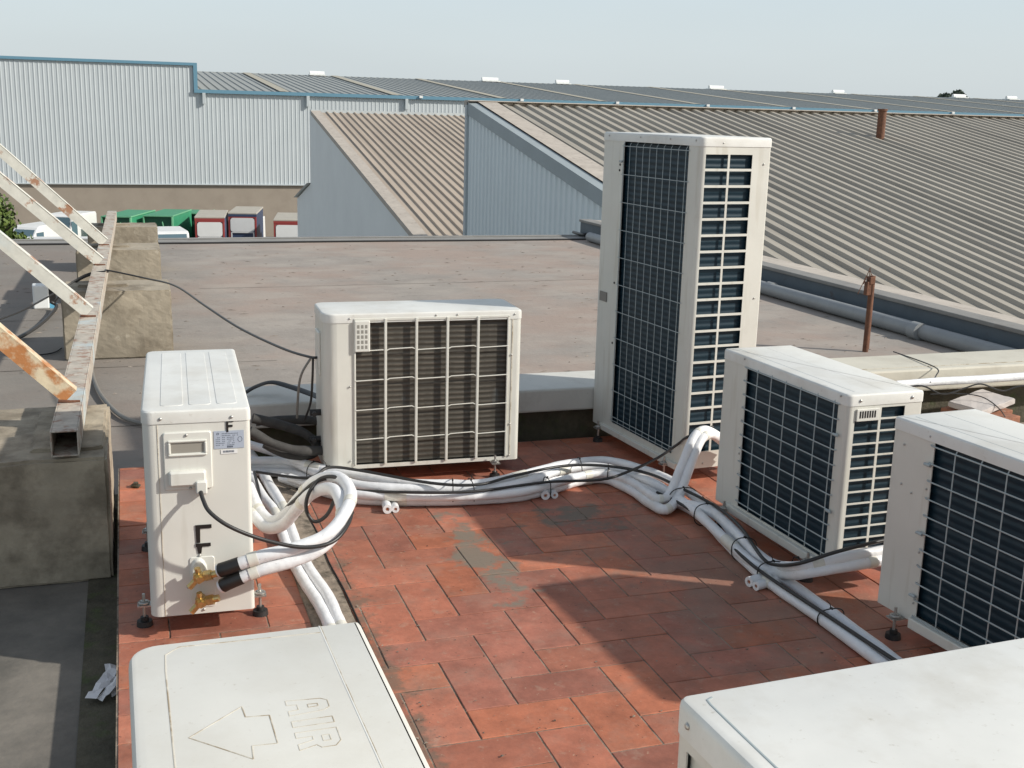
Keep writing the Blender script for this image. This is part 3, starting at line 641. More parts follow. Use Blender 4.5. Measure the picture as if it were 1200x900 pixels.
# ------------------------------------------------------------------ pipes, hoses and cables
P = {
 'A': [(0.429, 4.924, 0.1), (0.56, 4.803, 0.08), (0.685, 4.605, 0.07), (0.847, 4.478, 0.06), (1.03, 4.346, 0.055), (1.184, 4.297, 0.055), (1.294, 4.27, 0.055), (1.453, 4.312, 0.055), (1.657, 4.408, 0.055), (1.79, 4.452, 0.055), (1.931, 4.444, 0.055), (2.026, 4.306, 0.055), (2.079, 4.124, 0.055), (2.081, 3.846, 0.055), (2.045, 3.521, 0.055), (2.017, 3.3, 0.05), (2.033, 3.191, 0.05), (2.012, 3.02, 0.116), (2.105, 2.99, 0.142), (2.206, 2.98, 0.154), (2.306, 2.985, 0.159), (2.441, 2.99, 0.168)],
 'B': [(0.41, 4.724, 0.08), (0.601, 4.733, 0.06), (0.682, 4.582, 0.055), (0.8, 4.418, 0.05), (0.922, 4.331, 0.05), (1.171, 4.248, 0.05), (1.35, 4.215, 0.05), (1.516, 4.277, 0.05), (1.703, 4.376, 0.05), (1.863, 4.387, 0.05), (1.963, 4.252, 0.05), (2.012, 4.064, 0.05), (2.02, 3.797, 0.045), (1.992, 3.486, 0.04), (1.98, 3.251, 0.035), (2.022, 3.155, 0.035), (2.017, 3, 0.103), (2.126, 2.975, 0.12), (2.204, 2.965, 0.13), (2.298, 2.97, 0.133), (2.438, 2.98, 0.137)],
 'D': [(0.394, 4.753, 0.05), (0.621, 4.728, 0.03), (0.725, 4.589, 0.02), (0.876, 4.448, 0.02), (1.183, 4.293, 0.02), (1.445, 4.285, 0.02), (1.708, 4.386, 0.02), (1.869, 4.397, 0.02), (1.969, 4.262, 0.02), (2.01, 4.056, 0.02), (2.043, 3.854, 0.02), (2.04, 3.705, 0.02), (1.999, 3.451, 0.02), (1.97, 3.153, 0.02), (1.972, 2.966, 0.02), (1.979, 2.813, 0.02), (1.976, 2.565, 0.02), (1.966, 2.34, 0.02)],
 'E': [(0.41, 4.742, 0.03), (0.614, 4.676, 0.02), (0.725, 4.485, 0.02), (0.863, 4.383, 0.02), (1.172, 4.252, 0.02), (1.425, 4.222, 0.02), (1.632, 4.285, 0.02), (1.841, 4.329, 0.02), (1.936, 4.187, 0.02), (1.994, 3.983, 0.02), (2.029, 3.817, 0.055), (2.068, 3.681, 0.05), (2.032, 3.407, 0.03), (2.033, 3.144, 0.02), (2.033, 2.896, 0.02), (2.025, 2.568, 0.02), (2.016, 2.37, 0.02)],
 'L1': [(0.556, 4.642, 0.02), (0.711, 4.399, 0.02), (0.843, 4.28, 0.02), (1.156, 4.191, 0.02), (1.408, 4.172, 0.02), (1.571, 4.22, 0.02), (1.753, 4.303, 0.02), (1.871, 4.298, 0.02), (1.91, 4.13, 0.022), (1.914, 3.956, 0.025), (1.936, 3.862, 0.03), (2.019, 3.93, 0.046), (2.078, 3.97, 0.136), (2.143, 4.02, 0.231), (2.187, 4.05, 0.259), (2.248, 4.09, 0.248), (2.334, 4.14, 0.188), (2.398, 4.16, 0.129)],
 'L2': [(0.578, 4.541, 0.05), (0.705, 4.363, 0.05), (0.838, 4.254, 0.05), (1.146, 4.156, 0.05), (1.396, 4.137, 0.05), (1.561, 4.197, 0.05), (1.743, 4.281, 0.05), (1.865, 4.288, 0.05), (1.922, 4.143, 0.05), (1.926, 3.985, 0.05), (1.937, 3.928, 0.05), (1.991, 3.95, 0.056), (2.054, 3.99, 0.146), (2.117, 4.03, 0.244), (2.161, 4.06, 0.272), (2.224, 4.1, 0.268), (2.312, 4.14, 0.215), (2.39, 4.17, 0.149)],
 'K1': [(0.451, 4.622, 0.06), (0.634, 4.447, 0.075), (0.726, 4.484, 0.1), (0.842, 4.453, 0.09), (1.094, 4.251, 0.08), (1.269, 4.186, 0.08), (1.433, 4.253, 0.082), (1.687, 4.336, 0.082), (1.869, 4.299, 0.08), (1.997, 4.159, 0.08), (2.045, 3.94, 0.08), (2.075, 3.711, 0.08), (2.052, 3.486, 0.08), (1.984, 3.219, 0.075), (1.994, 3.146, 0.075), (1.988, 3, 0.138), (2.088, 2.97, 0.175), (2.187, 2.96, 0.195), (2.286, 2.965, 0.204), (2.428, 2.98, 0.215)],
 'K2': [(0.747, 4.31, 0.06), (0.989, 4.172, 0.075), (1.233, 4.123, 0.075), (1.55, 4.167, 0.075), (1.788, 4.159, 0.07), (1.933, 4.189, 0.09), (2.067, 4.231, 0.12), (2.158, 4.222, 0.18), (2.136, 4.1, 0.245), (2.28, 4.16, 0.263)],
 'K3': [(1.966, 4.008, 0.05), (2.004, 3.853, 0.045), (1.998, 3.561, 0.045), (1.963, 3.31, 0.045), (1.956, 3.132, 0.045), (1.974, 2.808, 0.045), (1.99, 2.504, 0.045), (2.001, 2.355, 0.045)],
 'V1': [(0.199, 3.2, 0.219), (0.228, 3.19, 0.23), (0.321, 3.18, 0.259), (0.418, 3.18, 0.275), (0.513, 3.2, 0.301), (0.573, 3.25, 0.344), (0.604, 3.32, 0.375), (0.598, 3.42, 0.39), (0.569, 3.5, 0.379), (0.526, 3.56, 0.343), (0.487, 3.62, 0.275), (0.452, 3.68, 0.201), (0.415, 3.75, 0.156), (0.392, 3.85, 0.151), (0.38, 3.95, 0.162), (0.374, 4.1, 0.171)],
 'V2': [(0.203, 3.2, 0.169), (0.236, 3.19, 0.188), (0.32, 3.18, 0.219), (0.418, 3.18, 0.238), (0.496, 3.19, 0.266), (0.551, 3.23, 0.308), (0.574, 3.3, 0.346), (0.567, 3.38, 0.372), (0.542, 3.45, 0.357), (0.506, 3.52, 0.315), (0.473, 3.58, 0.248), (0.438, 3.64, 0.181), (0.397, 3.72, 0.144), (0.371, 3.82, 0.144), (0.359, 3.95, 0.144), (0.355, 4.1, 0.146)],
 'DP1': [(0.452, 4.986, 0.05), (0.481, 4.811, 0.03), (0.496, 4.575, 0.02), (0.515, 4.288, 0.02), (0.512, 4.027, 0.02), (0.511, 3.776, 0.02), (0.525, 3.562, 0.02), (0.542, 3.394, 0.02), (0.544, 3.205, 0.02), (0.543, 2.989, 0.02), (0.539, 2.807, 0.02)],
 'DP2': [(0.409, 4.762, 0.05), (0.436, 4.616, 0.03), (0.455, 4.419, 0.02), (0.478, 4.227, 0.02), (0.477, 3.991, 0.02), (0.476, 3.737, 0.02), (0.489, 3.528, 0.02), (0.505, 3.363, 0.02), (0.513, 3.188, 0.02), (0.514, 2.991, 0.02), (0.511, 2.815, 0.02)],
 'K4': [(0.16, 3.235, 0.454), (0.164, 3.2, 0.437), (0.18, 3.17, 0.408), (0.231, 3.15, 0.368), (0.319, 3.15, 0.322), (0.426, 3.15, 0.288), (0.509, 3.16, 0.287), (0.561, 3.2, 0.307), (0.599, 3.28, 0.335), (0.604, 3.38, 0.383), (0.575, 3.44, 0.397), (0.533, 3.48, 0.379), (0.495, 3.46, 0.338), (0.488, 3.45, 0.291), (0.51, 3.44, 0.256), (0.545, 3.43, 0.274), (0.57, 3.43, 0.319), (0.58, 3.44, 0.36), (0.568, 3.48, 0.379), (0.523, 3.52, 0.356), (0.482, 3.58, 0.294), (0.447, 3.68, 0.216), (0.417, 3.8, 0.104)],
 'K5': [(0.441, 4.592, 0.07), (0.435, 4.376, 0.06), (0.423, 4.124, 0.06), (0.44, 4.006, 0.06), (0.476, 3.953, 0.05)],
 'H1': [(0.452, 4.72, 0.262), (0.567, 4.72, 0.226), (0.655, 4.7, 0.193), (0.705, 4.68, 0.147), (0.687, 4.66, 0.109), (0.595, 4.66, 0.112), (0.492, 4.66, 0.166)],
 'H2': [(0.479, 4.85, 0.212), (0.586, 4.85, 0.213), (0.673, 4.82, 0.216), (0.754, 4.8, 0.209)],
 'H3': [(0.426, 4.6, 0.241), (0.52, 4.6, 0.182), (0.623, 4.6, 0.146), (0.724, 4.62, 0.133)],
 'S1': [(0.471, 5.2, 0.257), (0.517, 5.2, 0.282), (0.586, 5.2, 0.299), (0.657, 5.1, 0.298), (0.73, 4.95, 0.295), (0.755, 4.85, 0.302)],
 'G1': [(0.686, 4.66, 0.517), (0.65, 4.66, 0.458), (0.638, 4.68, 0.389), (0.634, 4.72, 0.252)],
 'G2': [(0.696, 4.66, 0.521), (0.692, 4.66, 0.427), (0.689, 4.7, 0.32), (0.669, 4.74, 0.237)],
 'W1': [(0.715, 4.67, 0.518), (0.685, 4.7, 0.516), (0.611, 5, 0.496), (0.492, 5.7, 0.463), (0.375, 6.4, 0.462), (0.256, 7.3, 0.441), (0.09, 7.8, 0.421), (-0.136, 8.062, 0.44), (-0.162, 8.024, 0.44), (-0.282, 8.1, 0.409), (-0.441, 8, 0.325), (-0.629, 7.7, 0.257), (-0.76, 7.5, 0.231), (-1.007, 7.2, 0.186)],
 'W2': [(-0.139, 8.2, 0.416), (-0.262, 8.3, 0.381), (-0.376, 8.35, 0.313), (-0.529, 9, 0.102)],
 'W3': [(-0.614, 9.888, -0.05), (-0.574, 9.811, -0.08), (-0.639, 9.174, -0.09), (-0.747, 8.644, -0.09), (-0.861, 8.384, -0.09), (-1.123, 7.952, -0.09)],
 'W4': [(-0.269, 7.694, -0.1), (-0.237, 7.192, -0.1), (-0.183, 6.742, -0.1), (-0.09, 6.313, -0.1), (0.015, 6.11, -0.1), (0.12, 6.069, -0.1), (0.287, 5.979, -0.1)],
 'W5': [(-0.795, 8.207, -0.11), (-0.653, 8.065, -0.11), (-0.524, 8.096, -0.11), (-0.468, 8.26, -0.11)],
 'RC': [(5.993, 15.343, -0.09), (5.947, 14.805, -0.07), (6.167, 15.036, -0.06), (6.032, 14.548, -0.09), (6.385, 15.218, -0.08), (6.078, 14.971, -0.1)],
 'WP': [(3.735, 4.905, 0.2), (4.015, 4.925, 0.2), (4.229, 4.921, 0.2), (4.574, 4.932, 0.2), (5.204, 4.977, 0.2)],
 'WC': [(3.734, 4.9, 0.178), (3.875, 4.88, 0.194), (4.014, 4.88, 0.141), (4.145, 4.88, 0.167), (4.252, 4.88, 0.185), (4.396, 4.88, 0.14), (4.533, 4.88, 0.162), (4.88, 4.88, 0.145)],
 'WD': [(4.147, 5.5, 0.239), (4.079, 5.05, 0.249), (4.015, 4.95, 0.227), (3.941, 4.9, 0.205)],
 'WE': [(3.926, 4.87, 0.148), (4.07, 4.85, 0.15), (4.192, 4.8, 0.138), (4.221, 4.7, 0.101), (4.239, 4.65, 0.049)],
}
def pipe(key, name, label, cat, r, m, group=None, n=12, flat=1.0, sub=6, wob=0.0):
    pts = smooth_path(P[key], sub)
    if wob:
        from mathutils import noise
        rr = [r*(1+wob*noise.noise(Vector(p)*14)) for p in pts]
    else: rr = r
    g = MB(); g.tube(pts, rr, n, flat=flat)
    o = g.build(name, m, None, smooth=50); tag(o, label, cat, group)
    if m is M['foam']:                                       # bands of yellowed tape where lengths of lagging meet
        k = 9 + (len(key)*7 + ord(key[0])*5) % 11
        while k < len(pts)-8:
            b_ = MB(); q = pts[k:k+3]; rr_ = r if not isinstance(rr, list) else max(rr[k:k+3])
            b_.tube(q, rr_+.0012, n); b_.build('tape_band', M['tapeband'], o, smooth=50); k += 31
    return o
pg = 'white insulated pipes on the terrace'
pipe('A', 'insulated_pipe', 'white foam pipe on top of the bundle, bending off under the unit at right', 'pipe', .0190, M['foam'], pg, wob=.12)
pipe('B', 'insulated_pipe', 'white foam pipe second from the top of the bundle, beside the topmost one', 'pipe', .0185, M['foam'], pg, wob=.12)
pipe('D', 'insulated_pipe', 'white foam pipe on the tiles, outer one of the pair running lower right', 'pipe', .0185, M['foam'], pg, wob=.12)
pipe('E', 'insulated_pipe', 'white foam pipe on the tiles, inner one of the pair running lower right', 'pipe', .0175, M['foam'], pg, wob=.12)
pipe('L1', 'insulated_pipe', 'front pipe of the pair bent sharply up to the slotted end of the tall unit', 'pipe', .0195, M['foam'], pg, wob=.10, sub=8)
pipe('L2', 'insulated_pipe', 'rear pipe of the pair bent sharply up to the slotted end of the tall unit', 'pipe', .0185, M['foam'], pg, wob=.10, sub=8)
for key, lab, (vy, vz) in (('V1', 'upper white pipe looping from the upper brass valve of the end-on unit', (.143, .128)), ('V2', 'lower white pipe looping from the lower brass valve of the end-on unit', (.146, .052))):
    o = pipe(key, 'insulated_pipe', lab, 'pipe', .0195, M['foam'], pg, wob=.08, sub=8)
    pts = smooth_path(P[key], 8)[0:12]
    g = MB(); g.tube(pts, [.0135]+[.0185]*2+[.0215]*9, 12); g.build('tape_wrap', M['tape'], o, smooth=50)
pipe('DP1', 'insulated_pipe', 'white pipe lying on the dirty joint beside the end-on unit, right of its twin', 'pipe', .0200, M['foam'], pg, wob=.12)
pipe('DP2', 'insulated_pipe', 'white pipe lying on the dirty joint beside the end-on unit, left of its twin', 'pipe', .0190, M['foam'], pg, wob=.12)
cg = 'black cables strapped to the pipes'
pipe('K1', 'electric_cable', 'black cable along the top of the pipe bundle, curving in to the unit at right', 'cable', .0062, M['cable'], cg, 8)
pipe('K2', 'electric_cable', 'black cable rising from the pipe bundle to the tall unit', 'cable', .0060, M['cable'], cg, 8)
pipe('K3', 'electric_cable', 'black cable along the outer pair of pipes towards the lower right', 'cable', .0060, M['cable'], cg, 8)
pipe('K4', 'electric_cable', 'black cable hanging from the cover of the end-on unit, coiled inside the white pipe loop', 'cable', .0062, M['cable'], cg, 8)
pipe('K5', 'electric_cable', 'short black cable hanging between the white pipes just right of the end-on unit', 'cable', .0062, M['cable'], cg, 8)
hg = 'dark foam hoses left of the middle unit'
pipe('H1', 'foam_hose', 'thick dark hose curling round in front of its neighbours left of the middle unit', 'hose', .020, M['hose'], hg, wob=.2)
pipe('H2', 'foam_hose', 'straight dark hose along the back, left of the middle unit', 'hose', .019, M['hose'], hg, wob=.2)
pipe('H3', 'foam_hose', 'dark hose lowest of the three left of the middle unit', 'hose', .021, M['hose'], hg, wob=.2)
pipe('S1', 'rubber_strap', 'wide black rubber sleeve arching over the white coping by the middle unit', 'sleeve', .020, M['black'], None, 10, flat=.35)
pipe('G1', 'electric_cable', 'thin grey cable drooping down the left end of the middle unit', 'cable', .0050, M['greycable'], None, 8)
pipe('G2', 'electric_cable', 'thin black cable hanging straight down the left end of the middle unit', 'cable', .0050, M['cable'], None, 8)
pipe('W1', 'electric_cable', 'long thin black cable slung from the middle unit across to the rusty rail', 'cable', .0058, M['cable'], None, 8)
pipe('W2', 'electric_cable', 'short black cable dropping behind the second block to the small white box', 'cable', .0085, M['cable'], None, 8)
pipe('W3', 'electric_cable', 'thick black cable from the small white box curving to the left edge', 'cable', .014, M['cable'], None, 8)
pipe('W4', 'electric_cable', 'dark cable lying on the grey roof between the rail and the end-on unit', 'cable', .0120, M['greycable'], None, 8)
pipe('W5', 'electric_cable', 'short scrap of thin dark cable on the grey roof left of the second block', 'cable', .005, M['cable'], None, 8)
pipe('RC', 'cable_tangle', 'small dark tangle of cable at the far right corner of the roof', 'cable', .022, M['cable'], None, 8)
pipe('WP', 'insulated_pipe', 'white pipe running level along the cream coping at far right', 'pipe', .022, M['foam'], pg, wob=.05)
pipe('WC', 'electric_cable', 'thin black cable looping below the level white pipe at far right', 'cable', .0045, M['cable'], None, 6)
pipe('WD', 'electric_cable', 'thin black cable crossing the top of the cream coping at far right', 'cable', .0035, M['cable'], None, 6)
pipe('WE', 'electric_cable', 'thin wire bowed over the pile of bricks at far right', 'cable', .0030, M['cable'], None, 6)

PATHS = {k: smooth_path(v, 8) for k, v in P.items()}
def tie(c, d, rw, rh, name='cable_tie', label='', tail=True):
    """a loop pulled tight round the pipes that pass through the plane at c"""
    c = Vector(c); d = Vector(d).normalized(); side = d.cross(Vector((0,0,1))).normalized(); up = side.cross(d)
    hit = []
    for k in ('A', 'B', 'D', 'E', 'L1', 'L2', 'K1', 'K2', 'K3'):
        q = min(PATHS[k], key=lambda p: abs((p-c).dot(d)) + .3*(p-c).length)
        s_, u_ = (q-c).dot(side), (q-c).dot(up)
        if abs((q-c).dot(d)) < .03 and abs(s_) < rw and abs(u_) < .08: hit.append((s_, u_, .006 if k[0] == 'K' else .020))
    if not hit: hit = [(0, 0, .03)]
    s0 = min(h[0]-h[2] for h in hit); s1 = max(h[0]+h[2] for h in hit); u0 = min(h[1]-h[2] for h in hit); u1 = max(h[1]+h[2] for h in hit)
    c = c + side*((s0+s1)/2) + up*((u0+u1)/2); rw = (s1-s0)/2+.0015; rh = (u1-u0)/2+.0015
    pts = []
    for k in range(28):
        a = 2*math.pi*k/28; ca, sa = math.cos(a), math.sin(a); e = .8
        pts.append(c + side*rw*math.copysign(abs(ca)**e, ca) + up*rh*math.copysign(abs(sa)**e, sa))
    g = MB(); g.tube(pts, .0022, 6, closed=True); g.tube([c + up*(rh-.001) - side*.005, c + up*(rh+.004) + side*.004], .004, 6)
    if tail: g.tube([c + up*rh, c + up*(rh+.018) + side*.008, c+up*(rh+.03)+side*.02], .0015, 5)
    o = g.build(name, M['tape'], None, smooth=50); tag(o, label, 'cable tie', 'black ties round the pipe bundles'); return o
tiespec = [
 ((1.185, 4.26, 0.038), (0.971, -0.239, 0), 0.075, 0.042, 'tie round the pipe bundle below the middle unit, left of two', False),
 ((1.254, 4.242, 0.038), (0.996, -0.086, 0), 0.075, 0.042, 'tie round the pipe bundle below the middle unit, right of two', True),
 ((1.781, 4.386, 0.045), (0.972, -0.235, 0), 0.07, 0.045, 'tie round the pipe bundle between the middle and tall units', False),
 ((1.566, 4.199, 0.038), (0.998, 0.055, 0), 0.045, 0.04, 'tie round the lower front pipes above the short offcuts', False),
 ((1.85, 4.25, 0.033), (0.845, -0.535, 0), 0.045, 0.04, 'tie round the front pipes just before the sharp bend', True),
 ((2.066, 3.933, 0.045), (-0.003, -1.0, 0), 0.085, 0.042, 'tie round the pipes just right of the sharp bend', False),
 ((2.059, 3.732, 0.04), (-0.143, -0.99, 0), 0.085, 0.042, 'tie round the pipes in front of the low slotted unit', True),
 ((2.001, 3.376, 0.035), (-0.213, -0.977, 0), 0.075, 0.04, 'tie round the pipes beside the wire guard of the low slotted unit', False),
 ((1.981, 3.173, 0.035), (-0.185, -0.983, 0), 0.075, 0.042, 'tie at the fork of the pipes, by the crosswise offcuts', True),
 ((2.091, 3.168, 0.05), (1.0, -0.021, 0), 0.034, 0.045, 'tie round the branch pipes left of the right-edge unit', False),
 ((2.306, 3.125, 0.085), (0.987, 0.161, 0), 0.034, 0.045, 'tie round the branch pipes nearest the right-edge unit', True),
 ((1.991, 2.832, 0.03), (0.02, -1.0, 0), 0.05, 0.034, 'tie round the last pair of pipes before the foreground unit', True),
 ((0.685, 4.605, 0.055), (0.62, -0.785, 0), 0.085, 0.045, 'tie round the pipe bundle left of the middle unit, right of two', False),
 ((0.723, 4.536, 0.055), (0.621, -0.784, 0), 0.085, 0.045, 'tie round the pipe bundle beside the coiled cable', True),
]
for c, d, rw, rh, lab, tail in tiespec: tie(c, d, rw, rh, label=lab, tail=tail)

def offcut(a, b, r, label):
    a = Vector(a); b = Vector(b); g = MB(); n = 16
    d = (b-a).normalized(); s_ = d.cross(Vector((0,0,1))).normalized(); u = s_.cross(d); vs = []; fs = []
    for (pt, rr) in ((a, r*.45), (a, r), (b, r), (b, r*.45), (b, .0)):
        pass
    prof = [(b, r*.45), (b, r*.45), (a, r*.45), (a, r), (b, r), (b, r*.45)]
    for pt, rr in prof[1:]:
        for k in range(n): vs.append(pt + s_*rr*math.cos(2*math.pi*k/n) + u*rr*math.sin(2*math.pi*k/n))
    for i in range(len(prof)-2):
        for k in range(n): l = (k+1) % n; fs.append((i*n+k, i*n+l, (i+1)*n+l, (i+1)*n+k))
    g.add(vs, fs); o = g.build('pipe_offcut', M['foam'], None, smooth=50)
    tag(o, label, 'pipe offcut', 'short offcuts of pipe under the bundle')
    h = MB(); h.tube([a + d*.003, b - d*.003], r*.44, 12); h.build('core', M['foamcore'], o, smooth=50)
    h = MB(); h.tube([a + d*.0015, b - d*.0015], r*.24, 10); h.build('bore', M['copper'], o, smooth=50)
offcut((.898, 4.155, .019), (.93, 4.40, .019), .018, 'larger offcut of white pipe under the bundle below the middle unit')
offcut((.931, 4.160, .015), (.962, 4.40, .015), .0145, 'smaller offcut of white pipe under the bundle below the middle unit')
offcut((1.548, 4.163, .019), (1.57, 4.34, .019), .018, 'larger offcut of white pipe under the bundle near the sharp pipe bend')
offcut((1.590, 4.170, .015), (1.612, 4.34, .015), .0145, 'smaller offcut of white pipe under the bundle near the sharp pipe bend')
offcut((1.905, 3.160, .018), (2.10, 3.215, .018), .0175, 'offcut of white pipe lying crosswise under the fork of the pipes, nearer the fork')
offcut((1.912, 3.126, .016), (2.105, 3.180, .016), .0150, 'offcut of white pipe lying crosswise under the fork of the pipes, nearer the viewer')

# ------------------------------------------------------------------ terrace, roof deck, parapets
def terrace():
    a = .143; g = .0022; vs = []; fs = []; cols = []
    x0, x1, y0, y1 = .60, 3.55, -.3, 5.0
    def addtile(ax, bx, ay, by):
        ax2, bx2, ay2, by2 = max(ax, x0), min(bx, x1), max(ay, y0), min(by, y1)
        if bx2-ax2 < .012 or by2-ay2 < .012: return
        z = random.uniform(-.0009, .0009); o = len(vs); e = .0016; jx = random.uniform(-.0012,.0012)
        q = [(ax2+g,ay2+g),(bx2-g,ay2+g),(bx2-g,by2-g),(ax2+g,by2-g)]
        tx, ty = random.uniform(-.004,.004), random.uniform(-.004,.004)
        cx, cy = (ax2+bx2)/2, (ay2+by2)/2
        for (x, y) in q: vs.append((x, y, z-.012))
        for (x, y) in q: vs.append((x, y, z-.0012+(x-cx)*tx+(y-cy)*ty))
        for (x, y) in q:
            sx = e if x < cx else -e; sy = e if y < cy else -e
            vs.append((x+sx, y+sy, z+(x-cx)*tx+(y-cy)*ty))
        c = random.random(); v = random.uniform(.82, 1.15)
        base = [(.385,.135,.080), (.41,.15,.09), (.35,.13,.085), (.43,.145,.076)][int(c*4)]
        col = tuple(k*v for k in base) + (1,)
        for i in range(4):
            j = (i+1) % 4
            fs.append((o+i, o+j, o+4+j, o+4+i)); cols.append(col)
            fs.append((o+4+i, o+4+j, o+8+j, o+8+i)); cols.append(col)
        fs.append((o+8, o+9, o+10, o+11)); cols.append(col)
    ox, oy = 1.06, 3.05
    for X_ in range(-6, 22):
        for Y_ in range(-26, 16):
            dd = (X_ - Y_) % 4
            # a horizontal tile covers X_, X_+1 ; its right neighbour stands upright with its top level with it
            if dd == (2) % 4:
                addtile(ox+X_*a, ox+(X_+2)*a, oy+Y_*a, oy+(Y_+1)*a)
            if dd == (0) % 4:
                addtile(ox+X_*a, ox+(X_+1)*a, oy+(Y_-1)*a, oy+(Y_+1)*a)
    # strip left of the joint: straight courses
    x0, x1 = -.085, .47
    yy = -.3; k = 0
    while yy < 5.0:
        xx = -.085 - (.14 if k % 2 else .0)
        while xx < .47: addtile(xx, xx+.285, yy, yy+.1425); xx += .285
        yy += .1425; k += 1
    me = bpy.data.meshes.new('tiled_terrace'); me.from_pydata(vs, [], fs)
    ca = me.color_attributes.new('tilecol', 'FLOAT_COLOR', 'CORNER')
    for p in me.polygons:
        for li in p.loop_indices: ca.data[li].color = cols[p.index]
    me.materials.append(M['tiles'])
    o = bpy.data.objects.new('tiled_terrace', me); COL.objects.link(o); tag(o, 'red terracotta tiles laid in herringbone', 'floor', kind='structure')
terrace()
b = MB(); b.box(-.088, 3.56, -.32, 5.004, -.119, -.0024); tag(b.build('terrace_bed', M['mortar']), 'mortar bed under the red tiles', 'floor', kind='structure')
b = rough_box('mortar_joint', M['mortar'], .468, .602, -.3, 5.0, -.03, .0035, amp=.004, cut=30, bev=.002); tag(b, 'dirty mortar joint between two fields of tiles', 'floor', kind='structure')
g = MB(); g.tube(smooth_path([(.602+random.uniform(-.005,.005), 4.98-.25*k, .004) for k in range(20)], 3), .0035, 5); tag(g.build('joint_crack', M['darkin']), 'dark crack along the mortar joint', 'floor', kind='structure')
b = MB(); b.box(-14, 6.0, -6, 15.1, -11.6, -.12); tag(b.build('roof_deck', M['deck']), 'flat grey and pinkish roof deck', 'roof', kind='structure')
b = MB(); b.box(-14, 6.0, 14.62, 15.08, -.118, -.108); b.box(-14, 6.0, 14.98, 15.1, -.107, -.098)
tag(b.build('roof_edge_upstand', M['fasciatop'], bevel=.008), 'low grey upstand along the far edge of the roof', 'roof edge', kind='structure')
g = MB(); g.tube(smooth_path([(-13+k*1.0, 14.60+.015*math.sin(k*1.7), -.112) for k in range(20)], 3), .014, 5); tag(g.build('roof_seam', M['black']), 'dark seam along the far edge of the roof', 'roof edge', kind='structure')

M['seam'] = mat('seam_line', (.225, .195, .165), .9, noise=(6, .3)); M['seam_pale'] = mat('pale_seam', (.355, .315, .27), .9, noise=(6, .3), dirt=((.30, .265, .23), 3, .5, .1, .9))
g = MB(); z = -.1165
def seam(x0, y0, x1, y1, w_):
    n = 40; d = Vector((x1-x0, y1-y0, 0)); l = d.length; d /= l; q = Vector((-d.y, d.x, 0)); vs = []
    for k in range(n+1):
        p = Vector((x0, y0, z)) + d*(l*k/n); o_ = random.uniform(-.006,.006); ww = w_*random.uniform(.5,1.2)
        vs += [p + q*(o_-ww), p + q*(o_+ww)]
    g.add(vs, [(2*k, 2*k+2, 2*k+3, 2*k+1) for k in range(n)])
for a_ in [(-8, 7.65, .9, 7.62), (-8, 6.1, .6, 6.15), (.6, 10.9, 5.9, 11.0), (-8, 9.4, -.5, 9.45), (.9, 6.15, 3.6, 6.0)]: seam(*a_, .006)
tag(g.build('deck_joints', M['seam']), 'thin dark joints in the roof screed', 'roof', kind='structure')
g = MB()
for k in range(420):
    x, y = random.uniform(-2, 5.7), random.uniform(5.5, 14.4)
    a_, b_, r_ = random.uniform(.008, .045), random.uniform(.003, .010), random.uniform(-.5, .5)
    vs = [(x+c_*a_*math.cos(r_)-e_*b_*math.sin(r_), y+c_*a_*math.sin(r_)+e_*b_*math.cos(r_), -.119+h_) for c_, e_, h_ in ((-1,-.4,0),(.2,-1,0),(1,.3,0),(-.3,1,0),(0,0,.006))]
    g.add(vs, [(0,1,4),(1,2,4),(2,3,4),(3,0,4)])
tag(g.build('roof_debris', M['seam']), 'dark flecks of debris scattered over the flat roof', 'debris', kind='stuff')
t = empty('parapet', (3.0, 5.2, 0), 0, 'low parapet with painted coping behind the middle and tall units', 'parapet')
def at(o, x, y, zz_): return o
b = MB(); b.box(.36-3, 2.62-3, -.155, .20, .125, .238); b.build('coping', M['coping'], t, bevel=.010)
b = MB(); b.box(2.624-3, 5.98-3, -.155, .215, .118, .240); b.build('coping', M['coping_yellow'], t, bevel=.010)
b = MB(); b.box(.40-3, 5.95-3, -.08, .17, -.12, .119); b.build('wall', M['mosswall'], t)
b = MB(); b.box(2.70-3, 5.98-3, -.100, -.094, .2405, .2425); b.build('coping_joint', M['groove'], t)
t = empty('roof_side_parapet', (6.0, 8, -.12), 0, 'blue grey kerb along the right edge of the roof behind the grey drainpipe', 'parapet')
b = MB(); b.box(.00, .14, -14, 7.1, 0, .20); b.build('fascia', M['fascia'], t)
b = MB(); b.box(-.025, .16, -14, 7.1, .202, .235); b.build('flashing', M['fasciatop'], t, bevel=.006)
b = MB(); b.add([(.158,7.1,.228),(.158,-14,.228),(.22,-14,.20),(.80,7.1,.17)], [(0,1,2,3)]); b.build('flashing_sheet', M['pinkflash'], t)
g = MB()
g.tube(smooth_path([(5.86, 14.4, -.055), (5.83, 12, -.055), (5.80, 9.68, -.055), (5.82, 8.29, -.055), (5.86, 6.88, -.06), (5.88, 5.6, -.06), (5.88, 2, -.06)], 5), .062, 14)
for y in (12.6, 9.6, 7.4): g.tube([(5.815, y, -.055), (5.815, y+.10, -.055)], .070, 14)
tag(g.build('drainpipe', M['pvc'], smooth=50), 'grey plastic drainpipe lying along the right edge of the roof', 'pipe')

